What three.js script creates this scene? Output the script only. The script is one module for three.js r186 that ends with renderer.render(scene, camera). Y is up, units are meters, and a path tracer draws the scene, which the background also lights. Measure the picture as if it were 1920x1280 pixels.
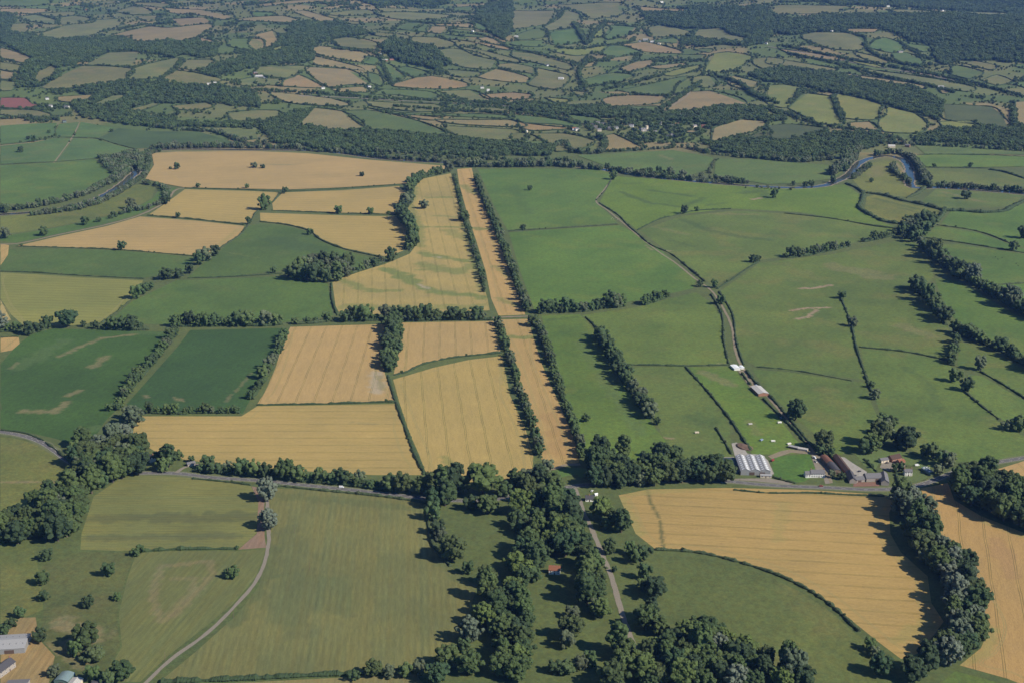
import * as THREE from 'three';
import { Sky } from 'three/addons/objects/Sky.js';
import { mergeGeometries } from 'three/addons/utils/BufferGeometryUtils.js';

// ---------- camera, sky, sun, exposure ----------
const scene = new THREE.Scene();
const FOCAL = 2500, HORIZON = -110, EYE = 580;          // focal length and horizon row for a 1920 x 1280 plate, flying height
const PITCH = Math.atan((640 - HORIZON) / FOCAL);
const camera = new THREE.PerspectiveCamera(2 * Math.atan(640 / FOCAL) * 180 / Math.PI, 1.5, 5, 40000);
camera.position.set(0, EYE, 0);
camera.rotation.x = -PITCH;
camera.updateMatrixWorld();
const sunDir = new THREE.Vector3(Math.cos(0.5) * Math.cos(0.66), Math.sin(0.66), Math.sin(0.5) * Math.cos(0.66));
const sky = new Sky(); sky.name = 'sky'; sky.scale.setScalar(38000);
const su = sky.material.uniforms;
su.sunPosition.value.copy(sunDir); su.turbidity.value = 5; su.rayleigh.value = 1.2; su.mieCoefficient.value = 0.004;
if (su.cloudCoverage) su.cloudCoverage.value = 0.25;
sky.userData = { label: 'clear pale blue summer sky above the valley', category: 'sky', kind: 'structure' };
scene.add(sky);
scene.environmentIntensity = 0.1;
const sun = new THREE.DirectionalLight(0xfff0d8, 4.7);
sun.name = 'sun'; sun.position.copy(sunDir).multiplyScalar(6000).add(new THREE.Vector3(0, 0, -3000)); sun.target.position.set(0, 0, -3000);
sun.castShadow = true; sun.shadow.mapSize.set(4096, 4096);
Object.assign(sun.shadow.camera, { left: -4500, right: 4500, top: 4500, bottom: -4500, near: 100, far: 14000 });
scene.add(sun, sun.target);
const renderer = new THREE.WebGLRenderer({ antialias: true });
renderer.setSize(1024, 682);
renderer.toneMapping = THREE.LinearToneMapping;
renderer.toneMappingExposure = 1.32;
renderer.shadowMap.enabled = true;
scene.fog = new THREE.FogExp2(0x74a4f5, 0.000024);

// ---------- helpers ----------
function rng(seed) { let a = seed >>> 0; return () => { a = (a + 0x6D2B79F5) | 0; let t = Math.imul(a ^ (a >>> 15), 1 | a); t = (t + Math.imul(t ^ (t >>> 7), 61 | t)) ^ t; return ((t ^ (t >>> 14)) >>> 0) / 4294967296; }; }
const R = rng(20240);
function hash2(i, j) { let n = Math.imul(i, 374761393) + Math.imul(j, 668265263); n = Math.imul(n ^ (n >>> 13), 1274126177); return ((n ^ (n >>> 16)) >>> 0) / 4294967296; }
function vnoise(x, y) {                                  // value noise, -1 .. 1
  const i = Math.floor(x), j = Math.floor(y), u = x - i, v = y - j, a = u * u * (3 - 2 * u), b = v * v * (3 - 2 * v);
  const p = hash2(i, j), q = hash2(i + 1, j), r = hash2(i, j + 1), s = hash2(i + 1, j + 1);
  return 2 * (p + (q - p) * a + (r - p) * b + (p - q - r + s) * a * b) - 1;
}
const fbm = (x, y, o = 4) => { let s = 0, k = 0.5, f = 1; for (let n = 0; n < o; n++) { s += k * vnoise(x * f + 17.3 * n, y * f - 9.1 * n); k *= 0.5; f *= 2.03; } return s; };
const clamp = (x, a = 0, b = 1) => Math.min(b, Math.max(a, x));
const sstep = (a, b, x) => { const t = clamp((x - a) / (b - a)); return t * t * (3 - 2 * t); };
const lin = (r, g, b) => new THREE.Color().setRGB(r, g, b);

// terrain: a level flood plain, then rolling hills beyond the river
function terrain(x, z) {
  const D = -z;
  if (D < 3700) return 0;
  const edge = 4050 + 160 * vnoise(x / 900, 3.3);
  const d = D - edge, up = d < -350 ? 0 : d < 350 ? (d + 350) * (d + 350) / 1400 : d;
  const k = sstep(3950, 5600, D);
  return 0.037 * up + k * (44 * vnoise(x / 1050 + 4.2, z / 1500 + 1.7) + 14 * vnoise(x / 430 + 9.4, z / 640) + 44 * 0.35);
}
// survey: image point of the plate -> ground point
const ray = new THREE.Vector3();
function G(px, py) {
  ray.set((px - 960) / FOCAL, (640 - py) / FOCAL, -1).applyEuler(camera.rotation);
  let t0 = 0, t1 = EYE / -ray.y;
  const g = t => EYE + ray.y * t - terrain(ray.x * t, ray.z * t);
  if (-ray.z * t1 > 3690) {
    t0 = 3600; t1 = t0;
    while (t1 < 15000 && g(t1) > 0) { t0 = t1; t1 += 25; }
    for (let n = 0; n < 22; n++) { const m = (t0 + t1) / 2; if (g(m) > 0) t0 = m; else t1 = m; }
  }
  const x = ray.x * t1, z = ray.z * t1;
  return new THREE.Vector3(x, terrain(x, z), z);
}
const cp = Math.cos(PITCH), sp = Math.sin(PITCH);
function plate(x, y, z) { const dy = y - EYE, c = -z * cp - dy * sp, v = dy * cp - z * sp; return [960 + FOCAL * x / c, 640 - FOCAL * v / c, c / FOCAL]; }   // image x, y, metres per pixel
const mpp = p => plate(p.x, p.y, p.z)[2];
function inPoly(x, y, P) { let c = false; for (let i = 0, j = P.length - 1; i < P.length; j = i++) if ((P[i][1] > y) !== (P[j][1] > y) && x < (P[j][0] - P[i][0]) * (y - P[i][1]) / (P[j][1] - P[i][1]) + P[i][0]) c = !c; return c; }
function segDist(x, z, L) { let m = 1e9; for (let i = 0; i + 1 < L.length; i++) { const a = L[i], b = L[i + 1], dx = b.x - a.x, dz = b.z - a.z, t = clamp(((x - a.x) * dx + (z - a.z) * dz) / (dx * dx + dz * dz + 1e-9)); m = Math.min(m, Math.hypot(x - a.x - t * dx, z - a.z - t * dz)); } return m; }
const pts = s => { const n = s.trim().split(/[\s,]+/).map(Number), o = []; for (let i = 0; i + 1 < n.length; i += 2) o.push([n[i], n[i + 1]]); return o; };
const ground = P => P.map(p => G(p[0], p[1]));
function smooth(L, closed = false, step = 12) { const c = new THREE.CatmullRomCurve3(L, closed, 'centripetal'); const n = Math.max(2, Math.ceil(c.getLength() / step)); return c.getSpacedPoints(n); }

// names and labels
const taken = new Map();
function numbered(n) { const k = taken.get(n) || 0; taken.set(n, k + 1); return k ? n + '_' + String(k).padStart(3, '0') : n; }
const labelled = [];
function add(o, name, label, category, group, kind, px) {
  o.name = numbered(name); o.userData = { label, category };
  if (group) o.userData.group = group;
  if (kind) o.userData.kind = kind;
  scene.add(o); labelled.push([o, px || [0, 0]]);
  o.traverse(m => { if (m.isMesh) { m.castShadow = true; m.receiveShadow = true; } });
  return o;
}
const ONES = ' first second third fourth fifth sixth seventh eighth ninth tenth eleventh twelfth thirteenth fourteenth fifteenth sixteenth seventeenth eighteenth nineteenth'.split(' ');
const TENS = ['', '', 'twenty', 'thirty', 'forty', 'fifty', 'sixty', 'seventy', 'eighty', 'ninety'];
const ordinal = n => n < 20 ? ONES[n] : n % 10 ? TENS[Math.floor(n / 10)] + '-' + ONES[n % 10] : TENS[n / 10].replace(/y$/, 'ieth');
function finishLabels() {
  const by = new Map();
  for (const e of labelled) { const k = e[0].userData.label; if (!by.has(k)) by.set(k, []); by.get(k).push(e); }
  for (const [k, es] of by) if (es.length > 1) {
    es.sort((a, b) => a[1][0] - b[1][0]);
    es.forEach((e, i) => { e[0].userData.label = k + ', ' + (i === 0 ? 'leftmost' : i === es.length - 1 ? 'rightmost' : ordinal(i + 1) + ' from left'); });
  }
}
const compass = ['right of', 'above and right of', 'above', 'above and left of', 'left of', 'below and left of', 'below', 'below and right of'];
const landmarks = [['red soil field', 35, 195], ['village church', 1213, 240], ['river bend', 1650, 300], ['wooded hill corner', 1780, 80], ['long valley wood', 770, 265], ['hilltop farm sheds', 1222, 75], ['pale valley farm', 485, 143], ['conifer block', 780, 105], ['straight lane avenue', 1250, 185], ['big tan hillside', 330, 60], ['diagonal wood', 1600, 165], ['top ridge wood', 740, 8], ['twin farm sheds', 725, 112]];
function where(px) {
  let b = null, bd = 1e9;
  for (const l of landmarks) { const d = Math.hypot(l[1] - px[0], 2 * (l[2] - px[1])); if (d < bd) { bd = d; b = l; } }
  if (bd < 25) return 'beside the ' + b[0];
  const k = ((Math.round(Math.atan2(-(px[1] - b[2]) * 2, px[0] - b[1]) / (Math.PI / 4)) % 8) + 8) % 8;
  return compass[k] + ' the ' + b[0];
}

// ---------- surface textures (grain only; uv are metres / 96) ----------
function tex(size, fn, srgb = true) {
  const d = new Uint8Array(size * size * 4);
  for (let j = 0; j < size; j++) for (let i = 0; i < size; i++) { const c = fn(i / size, j / size), k = 4 * (j * size + i); d[k] = clamp(c[0]) * 255; d[k + 1] = clamp(c[1]) * 255; d[k + 2] = clamp(c[2]) * 255; d[k + 3] = 255; }
  const t = new THREE.DataTexture(d, size, size); t.wrapS = t.wrapT = THREE.RepeatWrapping; t.magFilter = THREE.LinearFilter; t.minFilter = THREE.LinearMipmapLinearFilter; t.generateMipmaps = true;
  if (srgb) t.colorSpace = THREE.SRGBColorSpace; t.needsUpdate = true; return t;
}
function tnoise(u, v, fu, fv, seed) { const i = Math.floor(u * fu), j = Math.floor(v * fv), a = u * fu - i, b = v * fv - j, m = (n, f) => ((n % f) + f) % f, h = (p, q) => hash2(m(p, fu) + seed * 131, m(q, fv) + seed * 57), A = a * a * (3 - 2 * a), B = b * b * (3 - 2 * b); return 2 * (h(i, j) * (1 - A) * (1 - B) + h(i + 1, j) * A * (1 - B) + h(i, j + 1) * (1 - A) * B + h(i + 1, j + 1) * A * B) - 1; }
const wheatTex = spacing => tex(768, (u, v) => {
  let b = 0.9 + 0.05 * tnoise(u, v, 200, 40, 1) + 0.025 * tnoise(u, v, 48, 6, 2) + 0.05 * tnoise(u, v, 300, 300, 3);
  const wob = 0.5 * tnoise(u, v, 1, 6, 5), m = u * 96 + wob, q = ((m % spacing) + spacing) % spacing - spacing / 2;
  const line = Math.max(1 - Math.abs(Math.abs(q) - 0.95) / 0.42, 0), fade = 0.45 + 0.4 * clamp(0.5 + tnoise(u, v, 4, 8, 6));
  b *= 1 - 0.33 * Math.min(1, line * 1.5) * fade;
  const g = Math.min(1, line) * 0.06;
  return [b - g, b, b - g * 1.4];
});
const T = {
  wheat: wheatTex(24), wheat12: wheatTex(16),
  grass: tex(512, (u, v) => { const b = 0.88 + 0.07 * tnoise(u, v, 170, 170, 11) + 0.06 * tnoise(u, v, 60, 60, 12) + 0.05 * tnoise(u, v, 22, 22, 13), y = 0.03 * tnoise(u, v, 30, 30, 14); return [b + y, b, b - y]; }),
  mown: tex(512, (u, v) => { const b = 0.86 + (0.035 + 0.03 * tnoise(u, v, 3, 3, 25)) * Math.sin(u * Math.PI * 2 * 16 + 0.5 * tnoise(u, v, 2, 5, 26)) + 0.025 * tnoise(u, v, 34, 4, 21) + 0.045 * tnoise(u, v, 110, 14, 22) + 0.05 * tnoise(u, v, 200, 120, 23), y = 0.025 * tnoise(u, v, 23, 2, 24); return [b + y, b, b - y]; }),
  crop: tex(512, (u, v) => { const b = 0.86 + 0.05 * tnoise(u, v, 128, 16, 31) + 0.08 * tnoise(u, v, 150, 150, 32) + 0.05 * tnoise(u, v, 30, 30, 33); return [b, b, b]; }),
  road: tex(256, (u, v) => { const b = 0.86 + 0.08 * tnoise(u, v, 200, 200, 41) + 0.06 * tnoise(u, v, 20, 20, 42); return [b, b, b]; }),
  roof: tex(256, (u, v) => { const b = 0.84 + 0.1 * tnoise(u, v, 90, 40, 51) + 0.08 * tnoise(u, v, 14, 14, 52) + 0.05 * Math.sin(u * Math.PI * 2 * 96); return [b, b, b]; }),
};
const std = (color, o = {}) => new THREE.MeshStandardMaterial({ color, roughness: 0.95, ...o });
const fieldMat = {};
for (const k of ['wheat', 'wheat12', 'grass', 'mown', 'crop']) fieldMat[k] = std(0xffffff, { map: T[k], vertexColors: true, roughness: 1 });

// small hill fields where the survey shows no single outline: nearest of jittered centres, [distance to the border, id]
function cell(x, z) {
  const S = 190, i = Math.floor(x / S), j = Math.floor(z / (S * 1.25)); let a = 1e9, b = 1e9, id = 0;
  for (let p = i - 1; p <= i + 1; p++) for (let q = j - 1; q <= j + 1; q++) { const dx = (p + 0.15 + 0.7 * hash2(p, q)) * S - x, dz = (q + 0.15 + 0.7 * hash2(p + 71, q)) * S * 1.25 - z, d = Math.hypot(dx, dz); if (d < a) { b = a; a = d; id = hash2(p, q + 991); } else if (d < b) b = d; }
  return [(b - a) / 2, id];
}
const PATCH = [[0.150, 0.172, 0.06], [0.10, 0.155, 0.04], [0.14, 0.168, 0.055], [0.11, 0.16, 0.043], [0.175, 0.18, 0.068], [0.25, 0.21, 0.095], [0.09, 0.14, 0.037]];
// ---------- ground sheet ----------
{
  const A = [], D = [30];
  for (let a = -180; a < -34; a += 8) A.push(a);
  for (let a = -34; a <= 34.01; a += 0.4) A.push(a);
  for (let a = 42; a <= 180; a += 8) A.push(a);
  if (A[A.length - 1] < 180) A.push(180);
  while (D[D.length - 1] < 16000) D.push(D[D.length - 1] * 1.007 + 1);
  const pos = [], col = [], uv = [], idx = [];
  for (const d of D) for (const a of A) {
    const x = Math.sin(a * Math.PI / 180) * d, z = -Math.cos(a * Math.PI / 180) * d;
    pos.push(x, terrain(x, z), z); uv.push(x / 96, z / 96);
    const n = fbm(x / 130, z / 130), far = sstep(3750, 4000, d), c = PATCH[Math.floor(cell(x, z)[1] * PATCH.length)];
    [[0.10, 0.25], [0.135, 0.18], [0.038, 0.1]].forEach(([b, k], i) => col.push((b + (c[i] - b) * far) * (1 + k * n)));
  }
  const W = A.length;
  for (let i = 0; i + 1 < D.length; i++) for (let j = 0; j + 1 < W; j++) { const p = i * W + j; idx.push(p, p + 1, p + W, p + 1, p + W + 1, p + W); }
  const n = D.findIndex(d => d > 0) * 0, c0 = pos.length / 3; pos.push(0, 0, 0); uv.push(0, 0); col.push(0.08, 0.13, 0.044);
  for (let j = 0; j + 1 < W; j++) idx.push(c0, j + 1 + n, j + n);
  const g = new THREE.BufferGeometry();
  g.setAttribute('position', new THREE.Float32BufferAttribute(pos, 3)); g.setAttribute('uv', new THREE.Float32BufferAttribute(uv, 2)); g.setAttribute('color', new THREE.Float32BufferAttribute(col, 3));
  g.setIndex(idx); g.computeVertexNormals();
  add(new THREE.Mesh(g, fieldMat.grass), 'ground', 'rough green grass ground between the fields, rolling into far hills', 'ground', null, 'structure');
}

// ---------- fields ----------
// colour families, linear base colour and grain
const C = {
  w: ['wheat', [0.43, 0.318, 0.122], 0.11], W: ['wheat', [0.43, 0.295, 0.115], 0.10], v: ['wheat12', [0.225, 0.255, 0.062], 0.18], x: ['wheat', [0.365, 0.305, 0.105], 0.2],
  p: ['grass', [0.110, 0.172, 0.030], 0.26], P: ['grass', [0.112, 0.198, 0.028], 0.22], q: ['grass', [0.074, 0.138, 0.030], 0.22], s: ['grass', [0.128, 0.166, 0.040], 0.28],
  m: ['mown', [0.188, 0.200, 0.064], 0.2], n: ['mown', [0.168, 0.186, 0.055], 0.18], k: ['crop', [0.050, 0.112, 0.020], 0.3], K: ['crop', [0.041, 0.100, 0.021], 0.26], d: ['grass', [0.112, 0.125, 0.040], 0.3],
  t: ['mown', [0.285, 0.230, 0.105], 0.2], o: ['grass', [0.160, 0.176, 0.064], 0.24], g: ['grass', [0.094, 0.154, 0.040], 0.24], y: ['grass', [0.185, 0.215, 0.056], 0.2], r: ['mown', [0.27, 0.095, 0.075], 0.08], e: ['grass', [0.070, 0.098, 0.033], 0.28],
};
const GREEN = [0.165, 0.21, 0.055], SOIL = [0.36, 0.26, 0.18], PALE = [0.42, 0.36, 0.25], DARK = [0.05, 0.095, 0.028], YEL = [0.30, 0.28, 0.09], STRAW = [0.24, 0.21, 0.10];
const M_TRACK = std(lin(0.25, 0.22, 0.085));
const fieldPolys = [];
let layer = 0;
function field(name, label, type, px, { dir, marks = [], lift, L, tint, poly = pts(px) } = {}) {
  fieldPolys.push(poly);
  const [grain, base, amp] = C[type];
  const W = ground(poly), far = -W[0].z > 3600, cen = W.reduce((a, p) => a.add(p), new THREE.Vector3()).divideScalar(W.length);
  const h = lift ?? (far ? 0.9 : 0.02 + 0.006 * (layer++ % 8));
  const maxL = L ?? clamp(mpp(cen) * 9, 5, 45);
  const tris = THREE.ShapeUtils.triangulateShape(W.map(p => new THREE.Vector2(p.x, -p.z)), []);
  const V = W.map(p => [p.x, p.z]), key = new Map(), out = [];
  const mid = (a, b) => { const k = a < b ? a * 1e7 + b : b * 1e7 + a; let m = key.get(k); if (m === undefined) { m = V.length; V.push([(V[a][0] + V[b][0]) / 2, (V[a][1] + V[b][1]) / 2]); key.set(k, m); } return m; };
  const len = (a, b) => Math.hypot(V[a][0] - V[b][0], V[a][1] - V[b][1]);
  const stack = tris.map(t => t.slice());
  while (stack.length) {
    const [a, b, c] = stack.pop(), l = [len(a, b), len(b, c), len(c, a)], k = l.indexOf(Math.max(...l));
    if (l[k] <= maxL) { out.push(a, b, c); continue; }
    const [p, q, r] = k === 0 ? [a, b, c] : k === 1 ? [b, c, a] : [c, a, b], m = mid(p, q);
    stack.push([p, m, r], [m, q, r]);
  }
  let ux = 1, uz = 0;
  if (dir) { const [a, b] = ground(pts(dir)); const n = Math.hypot(b.x - a.x, b.z - a.z); ux = -(b.z - a.z) / n; uz = (b.x - a.x) / n; }
  const M = marks.map(([c, w, s, st = 0.85]) => [c, type === 'x' && c === GREEN ? w * 1.4 : w, ground(pts(s)), st]);
  const pos = [], uv = [], col = [], seed = poly[0][0] * 0.37 + poly[0][1], tn = tint || [1 + 0.08 * vnoise(seed, 1), 1 + 0.06 * vnoise(seed, 2), 1 + 0.08 * vnoise(seed, 3)];
  for (const [x, z] of V) {
    pos.push(x, terrain(x, z) + h, z); uv.push((x * ux + z * uz) / 96, (-x * uz + z * ux) / 96);
    const n = fbm(x / 90 + seed, z / 90, 4), n2 = fbm(x / 35 - seed, z / 35, 3);
    let c = [base[0] * tn[0] * (1 + amp * (n * 1.3 + n2 * 0.4)), base[1] * tn[1] * (1 + amp * (n + n2 * 0.25)), base[2] * tn[2] * (1 + amp * (n * 0.8))];
    if (grain === 'grass') { const dry = 0.38 * sstep(0.08, 0.5, fbm(x / 55 + seed * 1.7, z / 55, 4)), lush = 0.3 * sstep(0.1, 0.45, fbm(x / 70 - seed, z / 70 + 9, 4)); c = [c[0] + (base[0] * 1.55 - c[0]) * dry, c[1] + (base[1] * 1.12 - c[1]) * dry, c[2] + (base[2] * 1.35 - c[2]) * dry].map((q, i) => q * (1 - lush * [0.42, 0.2, 0.2][i])); }
    for (const [mc, w, Lp, st] of M) { const dd = segDist(x, z, Lp); if (dd < 1.5 * w) { const k = st * sstep(0.0, 0.5, 1 - dd / w + 0.9 * fbm(x / (w * 0.8) + 3, z / (w * 0.8), 3)); c = c.map((q, i) => q + (mc[i] - q) * k); } }
    col.push(...c);
  }
  const g = new THREE.BufferGeometry();
  g.setAttribute('position', new THREE.Float32BufferAttribute(pos, 3)); g.setAttribute('uv', new THREE.Float32BufferAttribute(uv, 2)); g.setAttribute('color', new THREE.Float32BufferAttribute(col, 3));
  g.setIndex(out); g.computeVertexNormals();
  if (g.attributes.normal.getY(0) < 0) { for (let i = 0; i < out.length; i += 3) { const t = out[i]; out[i] = out[i + 1]; out[i + 1] = t; } g.setIndex(out); g.computeVertexNormals(); }
  const sheet = new THREE.Mesh(g, fieldMat[grain]);
  if (grain.startsWith('wheat') && !far && maxL < 14) {
    const rings = []; let ar = 0; W.forEach((p, i) => { const q = W[(i + 1) % W.length]; ar += p.x * q.z - q.x * p.z; });
    for (const off of [11, 12.9]) { const I = W.map((p, i) => { const a = W[(i + W.length - 1) % W.length], b = W[(i + 1) % W.length], n = v => new THREE.Vector2(-v.y, v.x).normalize(), n1 = n(new THREE.Vector2(p.x - a.x, p.z - a.z)), n2 = n(new THREE.Vector2(b.x - p.x, b.z - p.z)), m = n1.clone().add(n2).normalize(), k = off / Math.max(0.45, m.dot(n1)) * Math.sign(ar); return new THREE.Vector3(p.x + m.x * k, 0, p.z + m.y * k); }); rings.push(ribbonGeometry(smooth(I, true, 5), 0.55, h + 0.03)); }
    const t = new THREE.Mesh(mergeGeometries(rings), M_TRACK); t.name = 'wheel_track'; sheet.add(t);
  }
  const c2 = poly.reduce((a, p) => [a[0] + p[0] / poly.length, a[1] + p[1] / poly.length], [0, 0]);
  return add(sheet, name, label, 'field', null, 'structure', c2);
}
const WF = 'wheat_field', PF = 'pasture_field', CF = 'crop_field', HF = 'hay_field';
// below the road
field(PF, 'green pasture inside the bend of the road at far left', 's', '0 818 40 824 70 834 98 850 118 868 122 892 105 935 60 958 0 965', { marks: [[STRAW, 4, '0 903 110 903'], [GREEN, 14, '0 950 50 945', 0.4]] });
field(HF, 'striped hay field with a dark band below the road', 'm', '232 890 330 893 405 900 470 911 484 940 480 1000 445 1030 330 1029 255 1033 150 1030 152 1000 175 930 215 903', { dir: '200 960 470 960', marks: [[[0.085, 0.105, 0.045], 16, '180 972 470 966', 0.55], [[0.10, 0.115, 0.05], 9, '170 1008 440 1004', 0.5]] });
field(CF, 'bare reddish soil strip beside the winding farm track', 'r', '471 911 498 916 494 960 496 1010 499 1026 446 1030 481 1000 484 940', { tint: [1.1, 2.1, 1.8] });
field(HF, 'olive hay field with loop marks and one round tree', 'n', '255 1036 330 1032 445 1033 498 1029 480 1080 436 1132 380 1178 316 1228 262 1278 190 1278 228 1212 222 1150 238 1085', { dir: '300 1250 440 1080', marks: [[STRAW, 5, '300 1062 390 1052 400 1075 330 1150 300 1165 285 1120 300 1062', 0.6], [STRAW, 5, '325 1085 365 1085 360 1110 318 1150', 0.5]] });
field(PF, 'plain olive pasture at the lower left edge', 's', '0 1023 60 1022 74 1080 80 1142 40 1160 0 1178');
field(PF, 'rough scrubby grass between the lower left barns and hay field', 'd', '78 1060 150 1034 252 1036 234 1085 218 1150 224 1212 186 1278 92 1278 104 1228 74 1196 82 1145', { marks: [[STRAW, 14, '110 1165 180 1190 140 1210'], [STRAW, 8, '90 1210 160 1250', 0.6]] });
field(CF, 'orange earth yard around the lower left barns', 't', '14 1176 36 1158 66 1157 72 1198 102 1230 88 1292 0 1292 0 1190', { tint: [1.2, 1.08, 1.0] });
field(HF, 'large hay field of faded olive stripes in the foreground', 'm', '500 914 560 917 700 928 790 942 798 985 813 1030 848 1064 893 1100 880 1150 860 1190 832 1220 780 1248 690 1258 640 1264 560 1268 440 1275 300 1283 292 1283 366 1222 444 1152 484 1100 504 1030 504 960', { dir: '640 930 600 1240', tint: [1.0, 0.97, 1.0], marks: [[[0.10, 0.14, 0.05], 14, '510 1030 490 1090 440 1160', 0.6], [[0.11, 0.145, 0.05], 10, '520 930 700 945 780 955', 0.45], [[0.10, 0.14, 0.05], 12, '820 1045 890 1098', 0.6], [[0.115, 0.15, 0.055], 30, '520 1150 560 1090 640 1130', 0.45], [[0.115, 0.14, 0.055], 20, '540 1000 570 1180', 0.35]] });
field(HF, 'narrow straw coloured field below the bottom hedge', 't', '300 1285 440 1280 640 1270 780 1264 800 1292 300 1292', { tint: [0.85, 0.95, 0.8] });
field(PF, 'dark olive pasture below the curved hedge at lower right', 's', '1228 1038 1330 1048 1420 1073 1500 1108 1560 1148 1605 1188 1650 1218 1688 1250 1680 1292 1480 1292 1440 1235 1330 1190 1250 1165 1245 1100', { tint: [0.86, 0.86, 0.9] });
field(WF, 'broad golden wheat field south of the farmhouses', 'w', '1160 928 1215 917 1360 914 1520 918 1660 927 1682 936 1668 960 1670 1000 1690 1035 1740 1080 1747 1130 1770 1165 1752 1190 1722 1225 1690 1235 1650 1205 1600 1165 1550 1125 1480 1084 1400 1054 1310 1033 1228 1028 1192 1000 1172 955', { dir: '1250 985 1650 1005', tint: [0.98, 0.93, 0.82], marks: [[[0.13, 0.13, 0.045], 2.2, '1213 918 1217 935 1226 952 1238 972 1240 1000 1244 1028', 0.9], [YEL, 9, '1165 935 1180 965 1195 1000', 0.6], [YEL, 8, '1180 924 1300 916', 0.5], [YEL, 7, '1672 1010 1695 1045 1740 1085 1745 1130', 0.6], [YEL, 14, '1690 1200 1740 1170', 0.5], [YEL, 10, '1470 945 1460 1010', 0.35]] });
field(WF, 'orange ripe wheat field at the lower right corner', 'W', '1727 915 1778 905 1790 937 1840 967 1920 998 1960 1010 1960 1300 1890 1272 1800 1247 1840 1215 1858 1170 1825 1100 1800 1060 1760 1040 1746 1010 1741 970 1736 940', { dir: '1805 1000 1830 1230', tint: [1.0, 0.95, 0.88], marks: [[YEL, 8, '1800 1243 1845 1225 1860 1180', 0.6], [[0.36, 0.22, 0.10], 12, '1870 1010 1900 1080', 0.5], [YEL, 7, '1850 975 1920 1003', 0.5]] });
field(WF, 'small wheat corner beyond the right hand road bend', 'W', '1872 879 1920 864 1960 856 1960 930 1920 908 1892 891');
field(PF, 'small green corner field at the very bottom right', 'p', '1792 1258 1890 1284 1880 1300 1740 1300');
// between the road and the cross hedge
field(CF, 'dark green root crop with brown streaks at left', 'k', '0 682 30 648 62 624 100 616 312 622 314 634 232 742 215 770 196 790 182 812 132 832 104 822 45 809 0 803', { dir: '60 800 240 640', marks: [[STRAW, 8, '40 770 100 772 128 752', 0.75], [STRAW, 7, '125 742 150 732', 0.7], [STRAW, 9, '172 688 200 668', 0.65], [STRAW, 6, '112 668 150 650 190 634 250 627', 0.7], [[0.10, 0.17, 0.05], 18, '30 690 120 640', 0.5], [[0.10, 0.17, 0.05], 12, '170 805 210 795', 0.6], [[0.09, 0.16, 0.05], 10, '250 624 310 624', 0.6], [STRAW, 4, '20 690 32 680', 0.5]] });
field(CF, 'dark green leafy crop left of the pale wheat', 'K', '356 619 520 615 540 616 516 680 490 726 468 750 455 775 360 772 280 771 236 758 332 650', { dir: '300 760 440 620', marks: [[STRAW, 5, '325 745 340 750', 0.7], [STRAW, 3, '270 740 276 745', 0.7], [STRAW, 3, '425 752 432 740', 0.6], [STRAW, 2.5, '440 735 470 700', 0.5]] });
field(WF, 'pale pinkish wheat field left of the dark tree clump', 'w', '544 613 640 610 722 608 716 680 722 702 738 751 610 756 481 758 496 735 516 690 531 640', { dir: '590 750 640 615', tint: [1.03, 0.98, 1.02], marks: [[PALE, 12, '703 700 708 735', 0.8], [[0.24, 0.22, 0.10], 6, '712 705 715 730', 0.6]] });
field(WF, 'small pale wheat field right of the dark tree clump', 'w', '752 605 925 602 938 658 870 667 800 680 757 699 738 701 746 660', { dir: '800 665 802 610', tint: [1.02, 0.98, 1.02] });
field(WF, 'yellow wheat field left of the lower tree lined strip', 'w', '737 711 762 704 812 689 880 674 942 667 956 740 984 800 1000 855 998 888 940 900 850 905 800 890 785 850 768 812 748 752', { dir: '850 880 825 690', tint: [0.97, 0.99, 0.86], marks: [[GREEN, 7, '835 855 845 872', 0.55], [YEL, 10, '945 690 960 740', 0.5]] });
field(WF, 'long yellow wheat field behind the roadside trees', 'w', '254 780 360 780 452 780 482 761 610 759 741 757 758 810 773 850 792 890 700 890 560 882 400 868 350 862 300 852 268 832 248 815', { dir: '300 820 740 820', tint: [0.97, 0.98, 0.86], marks: [[[0.27, 0.23, 0.10], 3.5, '660 792 710 795', 0.5]] });
field(WF, 'lower narrow wheat strip between the two tree rows', 'W', '938 599 990 598 1015 680 1050 760 1080 830 1086 866 1040 880 1016 862 990 770 960 670', { dir: '1045 860 965 605', tint: [1, 1.02, 0.98], marks: [[GREEN, 12, '950 632 998 632', 0.8], [[0.36, 0.22, 0.09], 25, '1040 780 1060 850', 0.4]] });
field(WF, 'upper narrow wheat strip between the two tree rows', 'w', '857 317 884 315 900 370 930 440 955 510 985 590 935 592 921 560 911 510 894 455 876 400 861 345', { dir: '965 590 872 320', marks: [[GREEN, 18, '868 348 890 362', 0.7], [GREEN, 18, '884 428 922 430', 0.75], [GREEN, 14, '930 500 960 520', 0.5], [GREEN, 10, '935 560 975 575', 0.6]] });
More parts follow.
